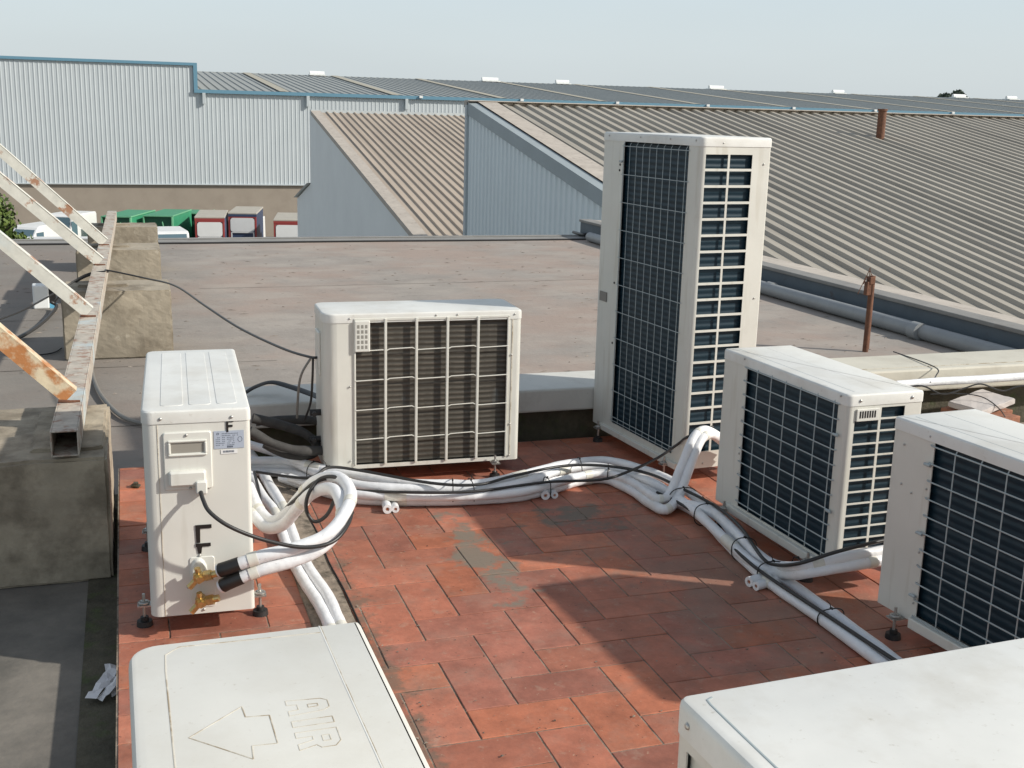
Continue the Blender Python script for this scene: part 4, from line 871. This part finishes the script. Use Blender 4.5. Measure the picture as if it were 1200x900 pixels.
# rusty post
t = empty('rusty_post', (5.10, 7.09, -.12), 0, 'thin rusty iron post with a bracket at its head, behind the cream coping', 'post')
g = MB(); g.tube([(0,0,0), (.003,0,.56)], .021, 10); g.tube([(.024,.004,0.02), (.02,.004,.50), (.012,.0,.53)], .009, 8); g.build('pole', M['rust'], t, smooth=50)
g = MB(); g.box(-.05, -.012, -.02, .02, .42, .52); g.box(-.03, .012, -.025, .025, .50, .555); g.build('bracket', M['rust'], t, bevel=.004)
g = MB(); g.tube([(-.03,0,.52), (-.05,0,.56), (-.11,0,.43)], .003, 5); g.tube([(-.02,0,.52), (-.03,0,.60), (.0,0,.56)], .003, 5); g.tube([(-.01,0,.55), (-.025,0,.62), (-.07,0,.50)], .003, 5); g.build('wire_twist', M['rust'], t, smooth=50)

# brick rubble with a broken slab
t = empty('brick_pile', (4.22, 4.80, -.12), R(8), 'pile of old bricks under a broken pinkish stone slab at far right', 'bricks')
random.seed(3)
for k in range(9):
    g = MB(); zc = (k//3)*.062; g.box(-.12, .12, -.055, .055, 0, .058)
    o = g.build('brick', M['brick'], t, bevel=.006); o.location = (random.uniform(-.03,.03) + (k%2)*.1 - .03, (k%3-1)*.115 + random.uniform(-.01,.01), zc); o.rotation_euler.z = random.uniform(-.3,.3)
o = rough_box('stone_slab', M['marble'], -.15, .15, -.10, .10, 0, .032, amp=.005, cut=5, parent=t, bev=.005); o.location = (0, .02, .205); o.rotation_euler = (R(4), R(-6), R(10))
random.seed(11)

# ------------------------------------------------------------------ concrete blocks, rail and struts
lab = ['largest and nearest concrete block, in shadow, under the open end of the rusty rail',
       'second concrete block from the viewer, pale front, with the cable crossing above it',
       'third concrete block from the viewer, under the rusty rail',
       'farthest concrete block under the far end of the rail, before the green containers']
for k, (x0, x1, y0, y1) in enumerate([(-.80, -.105, 4.05, 4.82), (-.43, .25, 7.87, 8.38), (-.42, .25, 10.15, 10.70), (-.38, .28, 12.10, 12.57)]):
    t = empty('concrete_block', ((x0+x1)/2, (y0+y1)/2, -.12), 0, lab[k], 'concrete block', 'concrete blocks under the rail')
    hx, hy = (x1-x0)/2, (y1-y0)/2
    rough_box('block', M['concrete_dark'] if k == 0 else M['concrete'], -hx, hx, -hy, hy, 0, .45, amp=.0032, cut=22, parent=t, bev=.010)
    cx = -.235 + .0107*((y0+y1)/2-4.03) - (x0+x1)/2
    if k == 0: rough_box('mortar_pad', M['concrete_dark'], cx-.13, hx-.012, -hy+.10, hy-.12, .44, .462, amp=.007, cut=8, parent=t, bev=.006)
    else: rough_box('mortar_pad', M['concrete'], cx-.14, cx+.17, -.06, .05, .44, .465, amp=.006, cut=6, parent=t, bev=.006)
ra = Vector((-.238, 4.035, .390)); rb = Vector((-.150, 12.75, .390)); d = (rb-ra).normalized(); sd = Vector((d.y, -d.x, 0))
t = empty('steel_rail', ra, 0, 'long square steel rail with peeling paint lying across the concrete blocks', 'rail')
g = MB(); w_ = .090; th = .005; LL = (rb-ra)
g.bar(sd*(w_/2-th/2), LL + sd*(w_/2-th/2), th, w_); g.bar(-sd*(w_/2-th/2), LL - sd*(w_/2-th/2), th, w_)
g.bar(Vector((0,0,w_/2-th/2)), LL + Vector((0,0,w_/2-th/2)), w_-2*th-.0004, th); g.bar(Vector((0,0,-w_/2+th/2)), LL - Vector((0,0,w_/2-th/2)), w_-2*th-.0004, th)
g.build('square_tube', M['rail'], t, bevel=.002)
g = MB(); g.bar(LL*.06, LL*.07, w_-2*th-.001, w_-2*th-.001); g.build('inner_stop', M['darkin'], t)
sl = ['nearest strut, covered in orange rust, sloping up left from the rail', 'second strut from the viewer, pale blue white paint, sloping up left from the rail',
      'third strut from the viewer, white with rust spots at its foot', 'farthest strut, white, sloping up left from the rail']
for k, (y, dx, dz, m_) in enumerate([(4.47, -.23, .235, 'strut_rust'), (6.33, -.41, .39, 'strut'), (8.41, -.62, .58, 'strut'), (9.63, -.74, .73, 'strut')]):
    x = -.238 + .0101*(y-4.03)
    a = Vector((x, y, .455)); L_ = 3.4; dd = Vector((dx, 0, dz)).normalized()
    t = tag(MB().build('steel_strut', None), sl[k], 'strut', 'struts rising from the rail')
    g = MB(); wdt = .062 if k < 2 else .07
    q = a - dd*.0
    g.bar(q, a + dd*L_, .006, wdt, up=dd.cross(Vector((0,1,0)))); 
    o = g
    me_o = o
    n_ = dd.cross(Vector((0,1,0))).normalized()
    g.bar(q + Vector((0,-wdt*.5+.003,0)) , a + dd*L_ + Vector((0,-wdt*.5+.003,0)), .006, wdt, up=n_)
    g.bar(q + n_*(-wdt*.5), a + dd*L_ + n_*(-wdt*.5), wdt, .006, up=n_)
    old = t.data; me = bpy.data.meshes.new('steel_strut'); me.from_pydata([tuple(v_ - a) for v_ in map(Vector, g.v)], [], g.f); me.materials.append(M[m_]); t.data = me; t.location = a
    w2 = MB(); w2.tube([(-.04, -.03, -.012), (.0, -.034, -.016), (.035, -.03, -.018)], .006, 6); w2.build('weld_bead', M['rust'], t, smooth=50)
# small white box on the roof
t = empty('junction_box', (-.66, 10.05, -.12), R(5), 'small white plastic box with a blue edge on the grey roof left of the blocks', 'box')
g = MB(); g.box(-.10, .02, -.06, .10, 0, .19); g.build('body', M['whitevent'], t, bevel=.01)
g = MB(); g.box(.0215, .075, -.03, .08, .03, .17); g.build('terminal_cover', M['tape'], t, bevel=.005)
g = MB(); g.box(.022, .08, -.045, -.032, .0, .04); g.build('label_strip', M['bluelabel'], t)
# crumpled paper
random.seed(5); g = MB()
for (cx, cy, wd, ln, rz_) in ((-.02, .0, .035, .12, .5), (.012, .02, .03, .13, -.15), (.0, -.03, .03, .07, .9)):
    nx = 6; vs = []
    for a_ in range(nx+1):
        for b_ in range(3):
            lx = (a_/nx-.5)*ln; ly = (b_-1)*wd/2
            x = cx+lx*math.sin(rz_)+ly*math.cos(rz_); y = cy+lx*math.cos(rz_)-ly*math.sin(rz_)
            vs.append((x, y, .012+.03*(a_/nx)+random.uniform(0,.014)))
    g.add(vs, [(a_*3+b_, a_*3+b_+1, a_*3+b_+4, a_*3+b_+3) for a_ in range(nx) for b_ in range(2)])
o = g.build('crumpled_paper', M['paper'], loc=(-.112, 3.19, -.119)); tag(o, 'scrap of crumpled white paper in the gap left of the tiles', 'litter')
b = MB(); b.box(-.19, -.0885, -.3, 5.0, -.119, -.115); tag(b.build('tile_edge_strip', M['mosswall']), 'dark strip along the left edge of the tiles', 'roof', kind='structure')  # thin dark sheet laid on the deck in the gap beside the tiles
o = rough_box('loose_stone', M['mosswall'], -.022, .022, -.018, .018, 0, .026, amp=.012, cut=3, bev=.009); o.location = (-.02, 4.72, .001); tag(o, 'small loose stone on the tiles behind the end-on unit', 'stone')
# grit on the tiles
random.seed(9); g = MB()
for k in range(260):
    x, y = random.uniform(.62, 1.95), random.uniform(1.9, 4.2)
    if random.random() < .45: x = .605+abs(random.gauss(0, .05))
    r_ = random.uniform(.0015, .0045)
    vs = [(x+random.uniform(-1,1)*r_*1.6, y+random.uniform(-1,1)*r_*1.6, .001+random.uniform(0,1)*r_) for _ in range(4)]
    g.add(vs, [(0,1,2),(0,2,3),(0,3,1),(1,3,2)])
tag(g.build('floor_grit', M['mortar']), 'bits of grit and leaf scattered over the tiles', 'grit', kind='stuff')

# ------------------------------------------------------------------ sheds and warehouse
TAN = math.tan(R(10.0))
def ribbed_roof(name, m, parent, u0, u1, vr, zr, v1, pitch, rib, hgt, tan=TAN):
    """ribs run down the slope from the ridge (v=vr, z=zr) to v=v1"""
    g = MB(); prof = []; u = u0
    while u < u1-1e-6:
        prof += [(u, 0), (u+pitch-rib*1.6, 0), (u+pitch-rib*1.3, hgt), (u+pitch-rib*.3, hgt)]; u += pitch
    prof.append((u1, 0)); n = len(prof)
    ze = zr-(vr-v1)*tan
    vs = [(a, vr, zr+b) for a, b in prof] + [(a, v1, ze+b) for a, b in prof]
    g.add(vs, [(n+k, n+k+1, k+1, k) for k in range(n-1)]); return g.build(name, m, parent)
def ribbed_wall_v(name, m, parent, u, v0, v1, zbot, ztop, pitch=.3, hgt=.035, sgn=-1):
    """ribs vertical, wall in the plane u; ztop is a function of v"""
    g = MB(); prof = []; v = v0
    while v < v1-1e-6:
        prof += [(v, 0), (v+pitch*.55, 0), (v+pitch*.65, hgt), (v+pitch*.90, hgt)]; v += pitch
    prof = [q for q in prof if q[0] < v1] + [(v1, 0)]; n = len(prof)
    vs = [(u+sgn*b, a, zbot) for a, b in prof] + [(u+sgn*b, a, ztop(a)) for a, b in prof]
    g.add(vs, [(k+1, k, n+k, n+k+1) for k in range(n-1)]); return g.build(name, m, parent)
def ribbed_wall_u(name, m, parent, v, u0, u1, zbot, ztop, pitch=.42, hgt=.035):
    g = MB(); prof = []; u = u0
    while u < u1-1e-6:
        prof += [(u, 0), (u+pitch*.62, 0), (u+pitch*.72, hgt), (u+pitch*.90, hgt)]; u += pitch
    prof = [q for q in prof if q[0] < u1] + [(u1, 0)]; n = len(prof)
    vs = [(a, v-b, zbot) for a, b in prof] + [(a, v-b, ztop) for a, b in prof]
    g.add(vs, [(k, k+1, n+k+1, n+k) for k in range(n-1)]); return g.build(name, m, parent)

GZ = -11.6
# right shed
t = empty('industrial_shed', (0, 0, 0), 0, 'near shed with wide tan ribbed roof and pale blue ribbed gable wall', 'shed')
def hang(o, t): return o
zr = 1.73; vr = 28.86; ze = lambda v: zr-(vr-v)*TAN
ribbed_roof('roof', M['shedroof'], t, 8.62, 8.62+.335*190, vr, zr, -6, .335, .100, .056)
ribbed_wall_v('gable_wall', M['clad_gable'], t, 8.34, -6, 28.9, GZ, lambda v: ze(v)-.22, .30, .035)
g = MB(); g.add([(8.29,28.95,zr+.06),(8.29,-6,ze(-6)+.06),(8.52,-6,ze(-6)+.075),(8.52,28.95,zr+.075), (8.29,28.95,zr-.24),(8.29,-6,ze(-6)-.24)], [(0,3,2,1),(0,1,5,4)])
g.build('verge_flashing', M['verge'], t)
g = MB(); g.add([(8.515,28.8,zr+.085),(8.515,-6,ze(-6)+.085),(9.02,-6,ze(-6)+.085),(9.02,28.8,zr+.085)], [(0,3,2,1)]); g.build('edge_sheet', M['pinkflash'], t)
g = MB(); g.box(8.29, 75, 28.86, 29.2, 1.66, 1.835); g.box(8.29, 75, 28.70, 28.859, 1.81, 1.825); g.build('ridge_cap', M['pinkflash'], t, bevel=.01)
g = MB(); g.box(8.26, 8.42, 28.86, 29.02, GZ, 1.72); g.build('corner_trim', M['greytrim'], t)
g = MB(); g.box(8.45, 75, 29.0, 29.15, GZ, 1.70); g.box(8.5, 75, -6, -5.9, GZ, -4.4); g.build('end_walls', M['clad_gable'], t)
# middle shed
t = empty('industrial_shed', (0, 0, 0), 0, 'farther shed with beige ribbed roof and plain grey gable wall', 'shed')
zr2 = 1.38; vr2 = 51.2; ze2 = lambda v: zr2-(vr2-v)*TAN
ribbed_roof('roof', M['shedroof_mid'], t, 8.15, 8.15+.30*160, vr2, zr2, 29.6, .30, .055, .055)
g = MB(); P2 = [(29.6, GZ), (56.3, GZ), (56.3, -2.66), (52.0, -1.70), (51.95, 1.44), (51.2, 1.44), (29.6, ze2(29.6)-.02)]
g.add([(7.76, a, b) for a, b in P2], [tuple(range(len(P2)))[::-1]]); g.build('gable_wall', M['clad_mid'], t)
g = MB(); g.add([(7.70,51.2,zr2+.07),(7.70,29.6,ze2(29.6)+.07),(8.10,29.6,ze2(29.6)+.085),(8.10,51.2,zr2+.085),(7.70,51.2,zr2-.1),(7.70,29.6,ze2(29.6)-.1)], [(0,3,2,1),(0,1,5,4)]); g.build('verge_flashing', M['pinkflash'], t)
g = MB(); g.box(7.70, 58, 51.2, 51.45, 1.32, 1.50); g.build('ridge_cap', M['greytrim'], t)
g = MB(); g.box(7.77, 56, 51.9, 51.98, GZ, 1.42); g.add([(7.6,52,-1.66),(56,52,-1.66),(56,56.4,-2.62),(7.6,56.4,-2.62)], [(0,1,2,3)]); g.box(7.9, 56, 56.25, 56.3, GZ, -2.7); g.build('rear_wall', M['clad_mid'], t)
# far warehouse
t = empty('warehouse', (0, 0, 0), 0, 'long pale ribbed warehouse across the background with blue roof trim and tan block base', 'warehouse')
V = 123.5; UR = 7.05; UE = 230
ribbed_wall_u('tall_cladding', M['clad'], t, V, -75, UR, -6.22, 5.62)
ribbed_wall_u('cladding', M['clad'], t, V+.02, UR, UE, -6.22, 3.0)
g = MB(); g.box(-75, UE, V+.15, V+.6, GZ, -6.24); g.build('block_base', M['brickwall'], t)
g = MB(); g.box(-75, UE, V-.14, V+.1, -6.30, -6.20); g.build('base_flashing', M['greytrim'], t)
g = MB(); g.box(-75, UR+.25, V-.22, V+.3, 5.45, 5.72); g.box(UR-.12, UR+.25, V-.22, V+.3, 3.0, 5.45); g.box(UR-.12, UE, V-.34, V+.3, 2.82, 3.16); g.build('blue_trim', M['bluetrim'], t)
g = MB(); g.box(-75, UR, V+.1, V+60, 5.5, 5.6); g.box(UR-.1, UR, V+.1, V+60, 2.5, 5.5); g.build('upper_roof', M['farroof'], t)
ribbed_roof('roof', M['farroof'], t, UR, UR+.9*248, V+40, 5.95, V+.2, .9, .18, .09, tan=(5.95-3.08)/39.8)
g = MB(); g.box(UR, UE, V+40, V+40.3, -11, 6.02); g.build('ridge', M['farroof'], t)
tr = (5.95-3.08)/39.8
for k in range(17):
    u = 15.5 + k*11.8; g = MB()
    g.add([(u, V+.4, 3.08+.2*tr+.13), (u+1.0, V+.4, 3.08+.2*tr+.13), (u+1.0, V+39.9, 5.95+.13), (u, V+39.9, 5.95+.13)], [(0,1,2,3)])
    g.build('rooflight_strip', M['skylight'], t)
for k in range(12):
    u = 7.7 + k*10.4; g = MB(); g.box(u, u+.32, V-.36, V-.08, 1.75, 2.84); g.build('downpipe', M['greytrim'], t, bevel=.03)
for u, s_ in ((25.4, 1.0), (50.0, 1.2), (61.0, 1.0), (86.0, 1.2), (107.5, 1.0), (130.5, 1.2), (141.0, 1.0), (165, 1)):
    g = MB(); g.box(u-1.1*s_, u+1.1*s_, V+38.5, V+40.2, 5.98, 6.10); g.tube([(u-1.0*s_, V+39.4, 6.28), (u+1.0*s_, V+39.4, 6.28)], .30, 10); g.build('roof_vent', M['whitevent'], t, smooth=40)
for k in range(14):
    u = 30+k*11.3; g = MB(); g.box(u, u+.35, V-.55, V-.36, 2.95, 3.2); g.build('gutter_lamp', M['whitevent'], t)
# rusty stub on the near shed roof
g = MB(); g.tube([(18.16, 25.48, 1.1), (18.16, 25.48, 1.83)], .105, 14); g.tube([(18.16, 25.48, 1.83), (18.16, 25.48, 1.88)], .125, 14)
tag(g.build('flue_pipe', M['rust'], smooth=50), 'short rusty flue pipe sticking up from the tan ribbed roof', 'flue')

# ------------------------------------------------------------------ vehicles in the yard
def wheels(t, xs, ys, r=.5, wd=.3):
    for x in xs:
        for y in ys:
            g = MB(); g.tube([(x-wd/2, y, r), (x+wd/2, y, r)], r, 18); wv = g.build('wheel', M['tyre'], t, smooth=40)
            h = MB(); h.tube([(x-wd/2-.01, y, r), (x+wd/2+.01, y, r)], r*.5, 12); h.build('rim', M['steel'], wv, smooth=40)
def box_truck(label, x, y, heading, header='truckred', L=7.0, W=2.45, H=4.0, side='truckblue', roof='truckroof', full=True):
    t = empty('box_truck', (x, y, GZ), R(heading-90), label, 'lorry', 'lorries parked by the warehouse wall')
    b = MB(); b.box(-W/2, W/2, .12, L, 1.1, H-.14); b.build('cargo_box', M[side], t, bevel=.03)
    b = MB(); b.box(-W/2-.03, W/2+.03, 0, L+.02, H-.14, H); b.build('roof', M[roof], t, bevel=.03)
    b = MB(); b.box(-W/2, -W/2+.17, 0, .12, 1.1, H-.14); b.box(W/2-.17, W/2, 0, .12, 1.1, H-.14); b.box(-W/2+.17, W/2-.17, 0, .12, H-.46, H-.34); b.box(-W/2+.17, W/2-.17, 0, .12, 1.1, 1.2)
    b.build('rear_frame', M['truckred'], t, bevel=.02)
    b = MB(); b.box(-W/2-.01, W/2+.01, -.02, .118, H-.34, H-.14); b.build('header', M[header], t)
    b = MB()
    A = [(a-W/2+.19, -.03, c+H-1.68) for a, c in outline(W-.38, 1.22, [.22]*4, 4)]; B = [(p[0], .11, p[2]) for p in A]; q = len(A)
    b.add(A+B, [tuple(range(q)), tuple(range(q, 2*q))[::-1]] + [(k, q+k, q+(k+1)%q, (k+1)%q) for k in range(q)]); b.build('roll_door', M['truckwhite'], t)
    b = MB(); b.box(-W/2+.17, W/2-.17, .08, .118, 1.2, H-1.6); b.build('opening', M['truckblue'], t)
    b = MB(); b.box(-W/2+.22, -W/2+.32, -.02, .07, 1.2, H-1.72); b.box(W/2-.32, W/2-.22, -.02, .07, 1.2, H-1.72); b.box(-W/2+.32, W/2-.32, -.02, .05, H-1.78, H-1.70); b.build('door_rails', M['truckwhite'], t)
    b = MB(); b.box(-.45, .45, .3, L+2.3, .7, 1.1); b.build('chassis', M['tyre'], t)
    b = MB(); b.add([(-W/2,L+.3,.7),(W/2,L+.3,.7),(W/2,L+2.3,.7),(-W/2,L+2.3,.7),(-W/2,L+.3,3.0),(W/2,L+.3,3.0),(W/2,L+2.0,3.0),(-W/2,L+2.0,3.0)], [(0,3,2,1),(4,5,6,7),(0,1,5,4),(1,2,6,5),(2,3,7,6),(3,0,4,7)]); b.build('cab', M['truckwhite'], t, bevel=.08)
    wheels(t, (-W/2+.2, W/2-.2), (1.6, 2.8, L+1.2)); return t
box_truck('lorry with red rear frame and white roll door, left of the two side by side', 6.62, 101.9, 83)
box_truck('lorry with navy side and pale roof, right of the two side by side', 9.65, 105.2, 79, H=4.05, header='truckblue')
box_truck('lorry with red frame half hidden by the grey gable wall', 13.0, 100.1, 80, side='truckwhite', H=3.9)
def container(label, x, y, heading, L=7.0, W=2.5, H=3.9):
    t = empty('green_container', (x, y, GZ), R(heading-90), label, 'container', 'green containers by the warehouse wall')
    b = MB(); b.box(-W/2, W/2, .35, L, .4, H-.10); b.build('body', M['green'], t)
    b = MB(); b.box(-W/2, W/2, 0, L, H-.10, H); b.build('roof', M['green'], t, bevel=.03)
    b = MB()
    for x_ in (-W/2, W/2-.1): b.box(x_, x_+.1, -.02, .36, .4, H-.08)
    b.box(-W/2, W/2, -.02, .03, H-.06, H+.02); b.box(W/2-.02, W/2+.04, 0, L, H-.06, H+.04); b.build('edge_frame', M['greenlight'], t)
    b = MB(); b.box(-W/2+.1, W/2-.1, .30, .352, .5, H-.12); b.build('rear_recess', M['greendark'], t)
    b = MB(); b.tube([(.3, .1, 1.6), (.55, .1, 2.4), (.35, .1, 3.4)], .05, 6); b.tube([(.5, .1, 1.5), (.5, .1, 2.2), (.75, .1, 2.2)], .05, 6); b.build('latch_bars', M['greenlight'], t)
    wheels(t, (-W/2+.2, W/2-.2), (1.4, L-1.4), .4); return t
container('green container farthest left, behind the far concrete block', -.95, 103.5, 72)
container('green container standing just right of the concrete blocks', 2.45, 104.0, 74)
container('green container tucked behind the red-framed lorry', 5.7, 110.6, 76, L=4, H=3.55)
def van(label, x, y, heading, L=5.4, W=2.0, H=2.6, z=0):
    t = empty('white_van', (x, y, GZ+z), R(heading-90), label, 'van', 'white vans behind the rail')
    prof = [(0,.35),(0,1.25),(.15,1.4),(1.0,1.55),(1.75,H-.12),(2.1,H),(L-.15,H),(L,H-.2),(L,.35)]
    n = len(prof); vs = [(-W/2, a, b) for a, b in prof] + [(W/2, a, b) for a, b in prof]
    g = MB(); g.add(vs, [tuple(range(n))[::-1], tuple(range(n, 2*n))] + [(k, (k+1)%n, n+(k+1)%n, n+k) for k in range(n)]); g.build('body', M['truckwhite'], t, bevel=.06)
    g = MB(); g.add([(-W/2+.12,1.02,1.60),(W/2-.12,1.02,1.60),(W/2-.18,1.72,H-.20),(-W/2+.18,1.72,H-.20)], [(0,1,2,3)])
    for v_ in range(len(g.v)): g.v[v_] = (g.v[v_][0], g.v[v_][1]-.02, g.v[v_][2]+.015)
    g.build('windscreen', M['glass'], t)
    g = MB()
    for s_ in (-1, 1): g.box(s_*W/2-.012, s_*W/2+.012, 1.5, 2.5, 1.5, H-.5)
    g.build('side_window', M['glass'], t)
    wheels(t, (-W/2+.1, W/2-.1), (1.0, L-1.1), .36, .2); return t
# yard rises on a loading ramp at left: the vans stand on it
b = MB(); b.add([(-30,70,GZ+.004),(4.6,70,GZ+.004),(4.6,84,GZ+1.6),(-30,84,GZ+1.6),(4.6,122,GZ+1.6),(-30,122,GZ+1.6),(4.6,84,GZ),(4.6,122,GZ),(-30,122,GZ)], [(0,1,2,3),(3,2,4,5),(1,6,2),(2,6,7,4)])
van('small white van farthest left, seen beyond the struts', -8.3, 95.3, 62, H=2.5, z=1.3)
van('larger white van beside the green containers, seen behind the struts', -6.2, 102.5, 66, L=6.2, W=2.5, H=4.0)
van('white van roof just showing over the roof edge, right of the concrete blocks', 3.3, 88.0, 96, H=4.0, L=6.0, W=2.4)
van('long low white van roof just showing over the roof edge at left', 1.6, 86.0, 178, H=3.95, L=10, W=2.4)

# ------------------------------------------------------------------ trees
def tree(label, x, y, z0, h, cr, n, m1, m2, leaf, seed, name='tree', group=None, flat=None):
    random.seed(seed)
    t = empty(name, (x, y, z0), 0, label, 'tree', group)
    g = MB(); g.tube(smooth_path([(0,0,0),(.1,.05,h*.3),(-.05,.1,h*.6),(0,0,h*.88)], 3), [.25-.22*k/9 for k in range(10)], 8)
    for k in range(7):
        a = k*.9; zz_ = h*(.35+.07*k); g.tube([(0,0,zz_), (math.cos(a)*cr*.5, math.sin(a)*cr*.5, zz_+cr*.35), (math.cos(a)*cr*.8, math.sin(a)*cr*.8, zz_+cr*.5)], [.09,.06,.02], 6)
    g.build('trunk', M['bark'], t, smooth=60)
    cl = [(Vector((random.gauss(0,.42)*cr, random.gauss(0,.42)*cr, (h*.66+random.gauss(0,.17)*h) if not flat else h-flat*1.3+random.uniform(-.5,.5)*flat)), random.uniform(.25,.5)*(flat or cr)) for _ in range(26)]
    for mm, cnt in ((m1, int(n*.6)), (m2, int(n*.4))):
        g = MB()
        for k in range(cnt):
            c, r_ = random.choice(cl); dv = Vector((random.gauss(0,1), random.gauss(0,1), random.gauss(0,1))).normalized()
            p = c + dv*r_*random.uniform(.5,1.05)
            a_ = Vector((random.gauss(0,1), random.gauss(0,1), random.gauss(0,1))).normalized()*leaf; b_ = a_.cross(dv).normalized()*leaf*.6 if a_.cross(dv).length > 0 else Vector((leaf,0,0))
            g.add([p-a_, p+b_, p+a_, p-b_], [(0,1,2,3)])
        g.build('crown', mm, t)
    return t
tree('bushy green tree peeping in at the left edge beyond the roof', -6.75, 66.5, GZ, 7.5, 2.2, 9000, M['leaf'], M['leaf2'], .16, 21)
tree('broad dark treetop rising behind the far roof, right of the other', 166.6, 208.5, GZ, 21.2, 3.6, 9000, M['leaf_dark'], M['leaf_dark'], .5, 31, group='distant treetops', flat=2.6)
tree('smaller dark treetop behind the far roof, left of the other', 162.3, 206.5, GZ, 20.3, 2.6, 8000, M['leaf_dark'], M['leaf_dark'], .5, 33, group='distant treetops', flat=2.2)
b = MB(); b.add([(-3000,-3000,GZ),(3000,-3000,GZ),(3000,3000,GZ),(-3000,3000,GZ)], [(0,1,2,3)]); tag(b.build('ground', M['yard']), 'dusty yard ground reaching to the horizon', 'ground', kind='structure')

# ------------------------------------------------------------------ light, sky, camera
sunv = Vector((1.0, -.58, .71)).normalized()
sd_ = bpy.data.lights.new('sun', 'SUN'); sd_.energy = 4.45; sd_.angle = R(1.1); sd_.color = (1.0, .955, .88)
so = bpy.data.objects.new('sun', sd_); COL.objects.link(so); so.rotation_euler = (-sunv).to_track_quat('-Z', 'Y').to_euler(); so.location = (20, -12, 15)
w = bpy.data.worlds.new('World'); scene.world = w; w.use_nodes = True; nt = w.node_tree; N = nt.nodes; L = nt.links
bg = N['Background']; bg.inputs['Strength'].default_value = .15
sky = N.new('ShaderNodeTexSky'); sky.sky_type = 'NISHITA'; sky.sun_disc = False; sky.sun_elevation = math.asin(sunv.z); sky.sun_rotation = math.atan2(sunv.x, sunv.y)
sky.air_density = 1.3; sky.dust_density = 3.0; sky.ozone_density = 1.0
tc = N.new('ShaderNodeTexCoord'); sp = N.new('ShaderNodeSeparateXYZ'); L.new(tc.outputs['Generated'], sp.inputs[0])
cr = N.new('ShaderNodeValToRGB'); L.new(sp.outputs['Z'], cr.inputs[0])
e = cr.color_ramp.elements; e[0].position = .0; e[0].color = (.585, .645, .67, 1); e[1].position = .55; e[1].color = (.27, .31, .37, 1)
x_ = e.new(.12); x_.color = (.535, .625, .69, 1)
ns = N.new('ShaderNodeTexNoise'); ns.inputs['Scale'].default_value = 2.2; ns.inputs['Detail'].default_value = 4
mp = N.new('ShaderNodeMapping'); mp.inputs['Scale'].default_value = (1, 1, 5); L.new(tc.outputs['Generated'], mp.inputs[0]); L.new(mp.outputs[0], ns.inputs['Vector'])
mr = N.new('ShaderNodeMapRange'); mr.inputs['To Min'].default_value = .93*8.5; mr.inputs['To Max'].default_value = 1.07*8.5; L.new(ns.outputs['Fac'], mr.inputs['Value'])
vm = N.new('ShaderNodeVectorMath'); vm.operation = 'SCALE'; L.new(cr.outputs[0], vm.inputs[0]); L.new(mr.outputs[0], vm.inputs['Scale'])
mx = N.new('ShaderNodeMix'); mx.data_type = 'RGBA'; mx.inputs['Factor'].default_value = .78
L.new(sky.outputs[0], mx.inputs['A']); L.new(vm.outputs[0], mx.inputs['B']); L.new(mx.outputs['Result'], bg.inputs['Color'])

cd = bpy.data.cameras.new('camera'); cam = bpy.data.objects.new('camera', cd); COL.objects.link(cam); scene.camera = cam
cd.sensor_width = 36; cd.lens = 40.657; cd.clip_start = .05; cd.clip_end = 6000
r_ = Vector((0.94987, -0.31165, 0.02511)); u_ = Vector((0.04754, 0.22336, 0.97357)); f_ = Vector((0.30902, 0.92357, -0.22698))
mw = Matrix((( r_.x, u_.x, -f_.x, 0), (r_.y, u_.y, -f_.y, 0), (r_.z, u_.z, -f_.z, 1.5122), (0,0,0,1)))
cam.matrix_world = mw
scene.view_settings.view_transform = 'Standard'; scene.view_settings.look = 'None'; scene.view_settings.exposure = 0; scene.view_settings.gamma = 1
scene.cycles.use_denoising = True
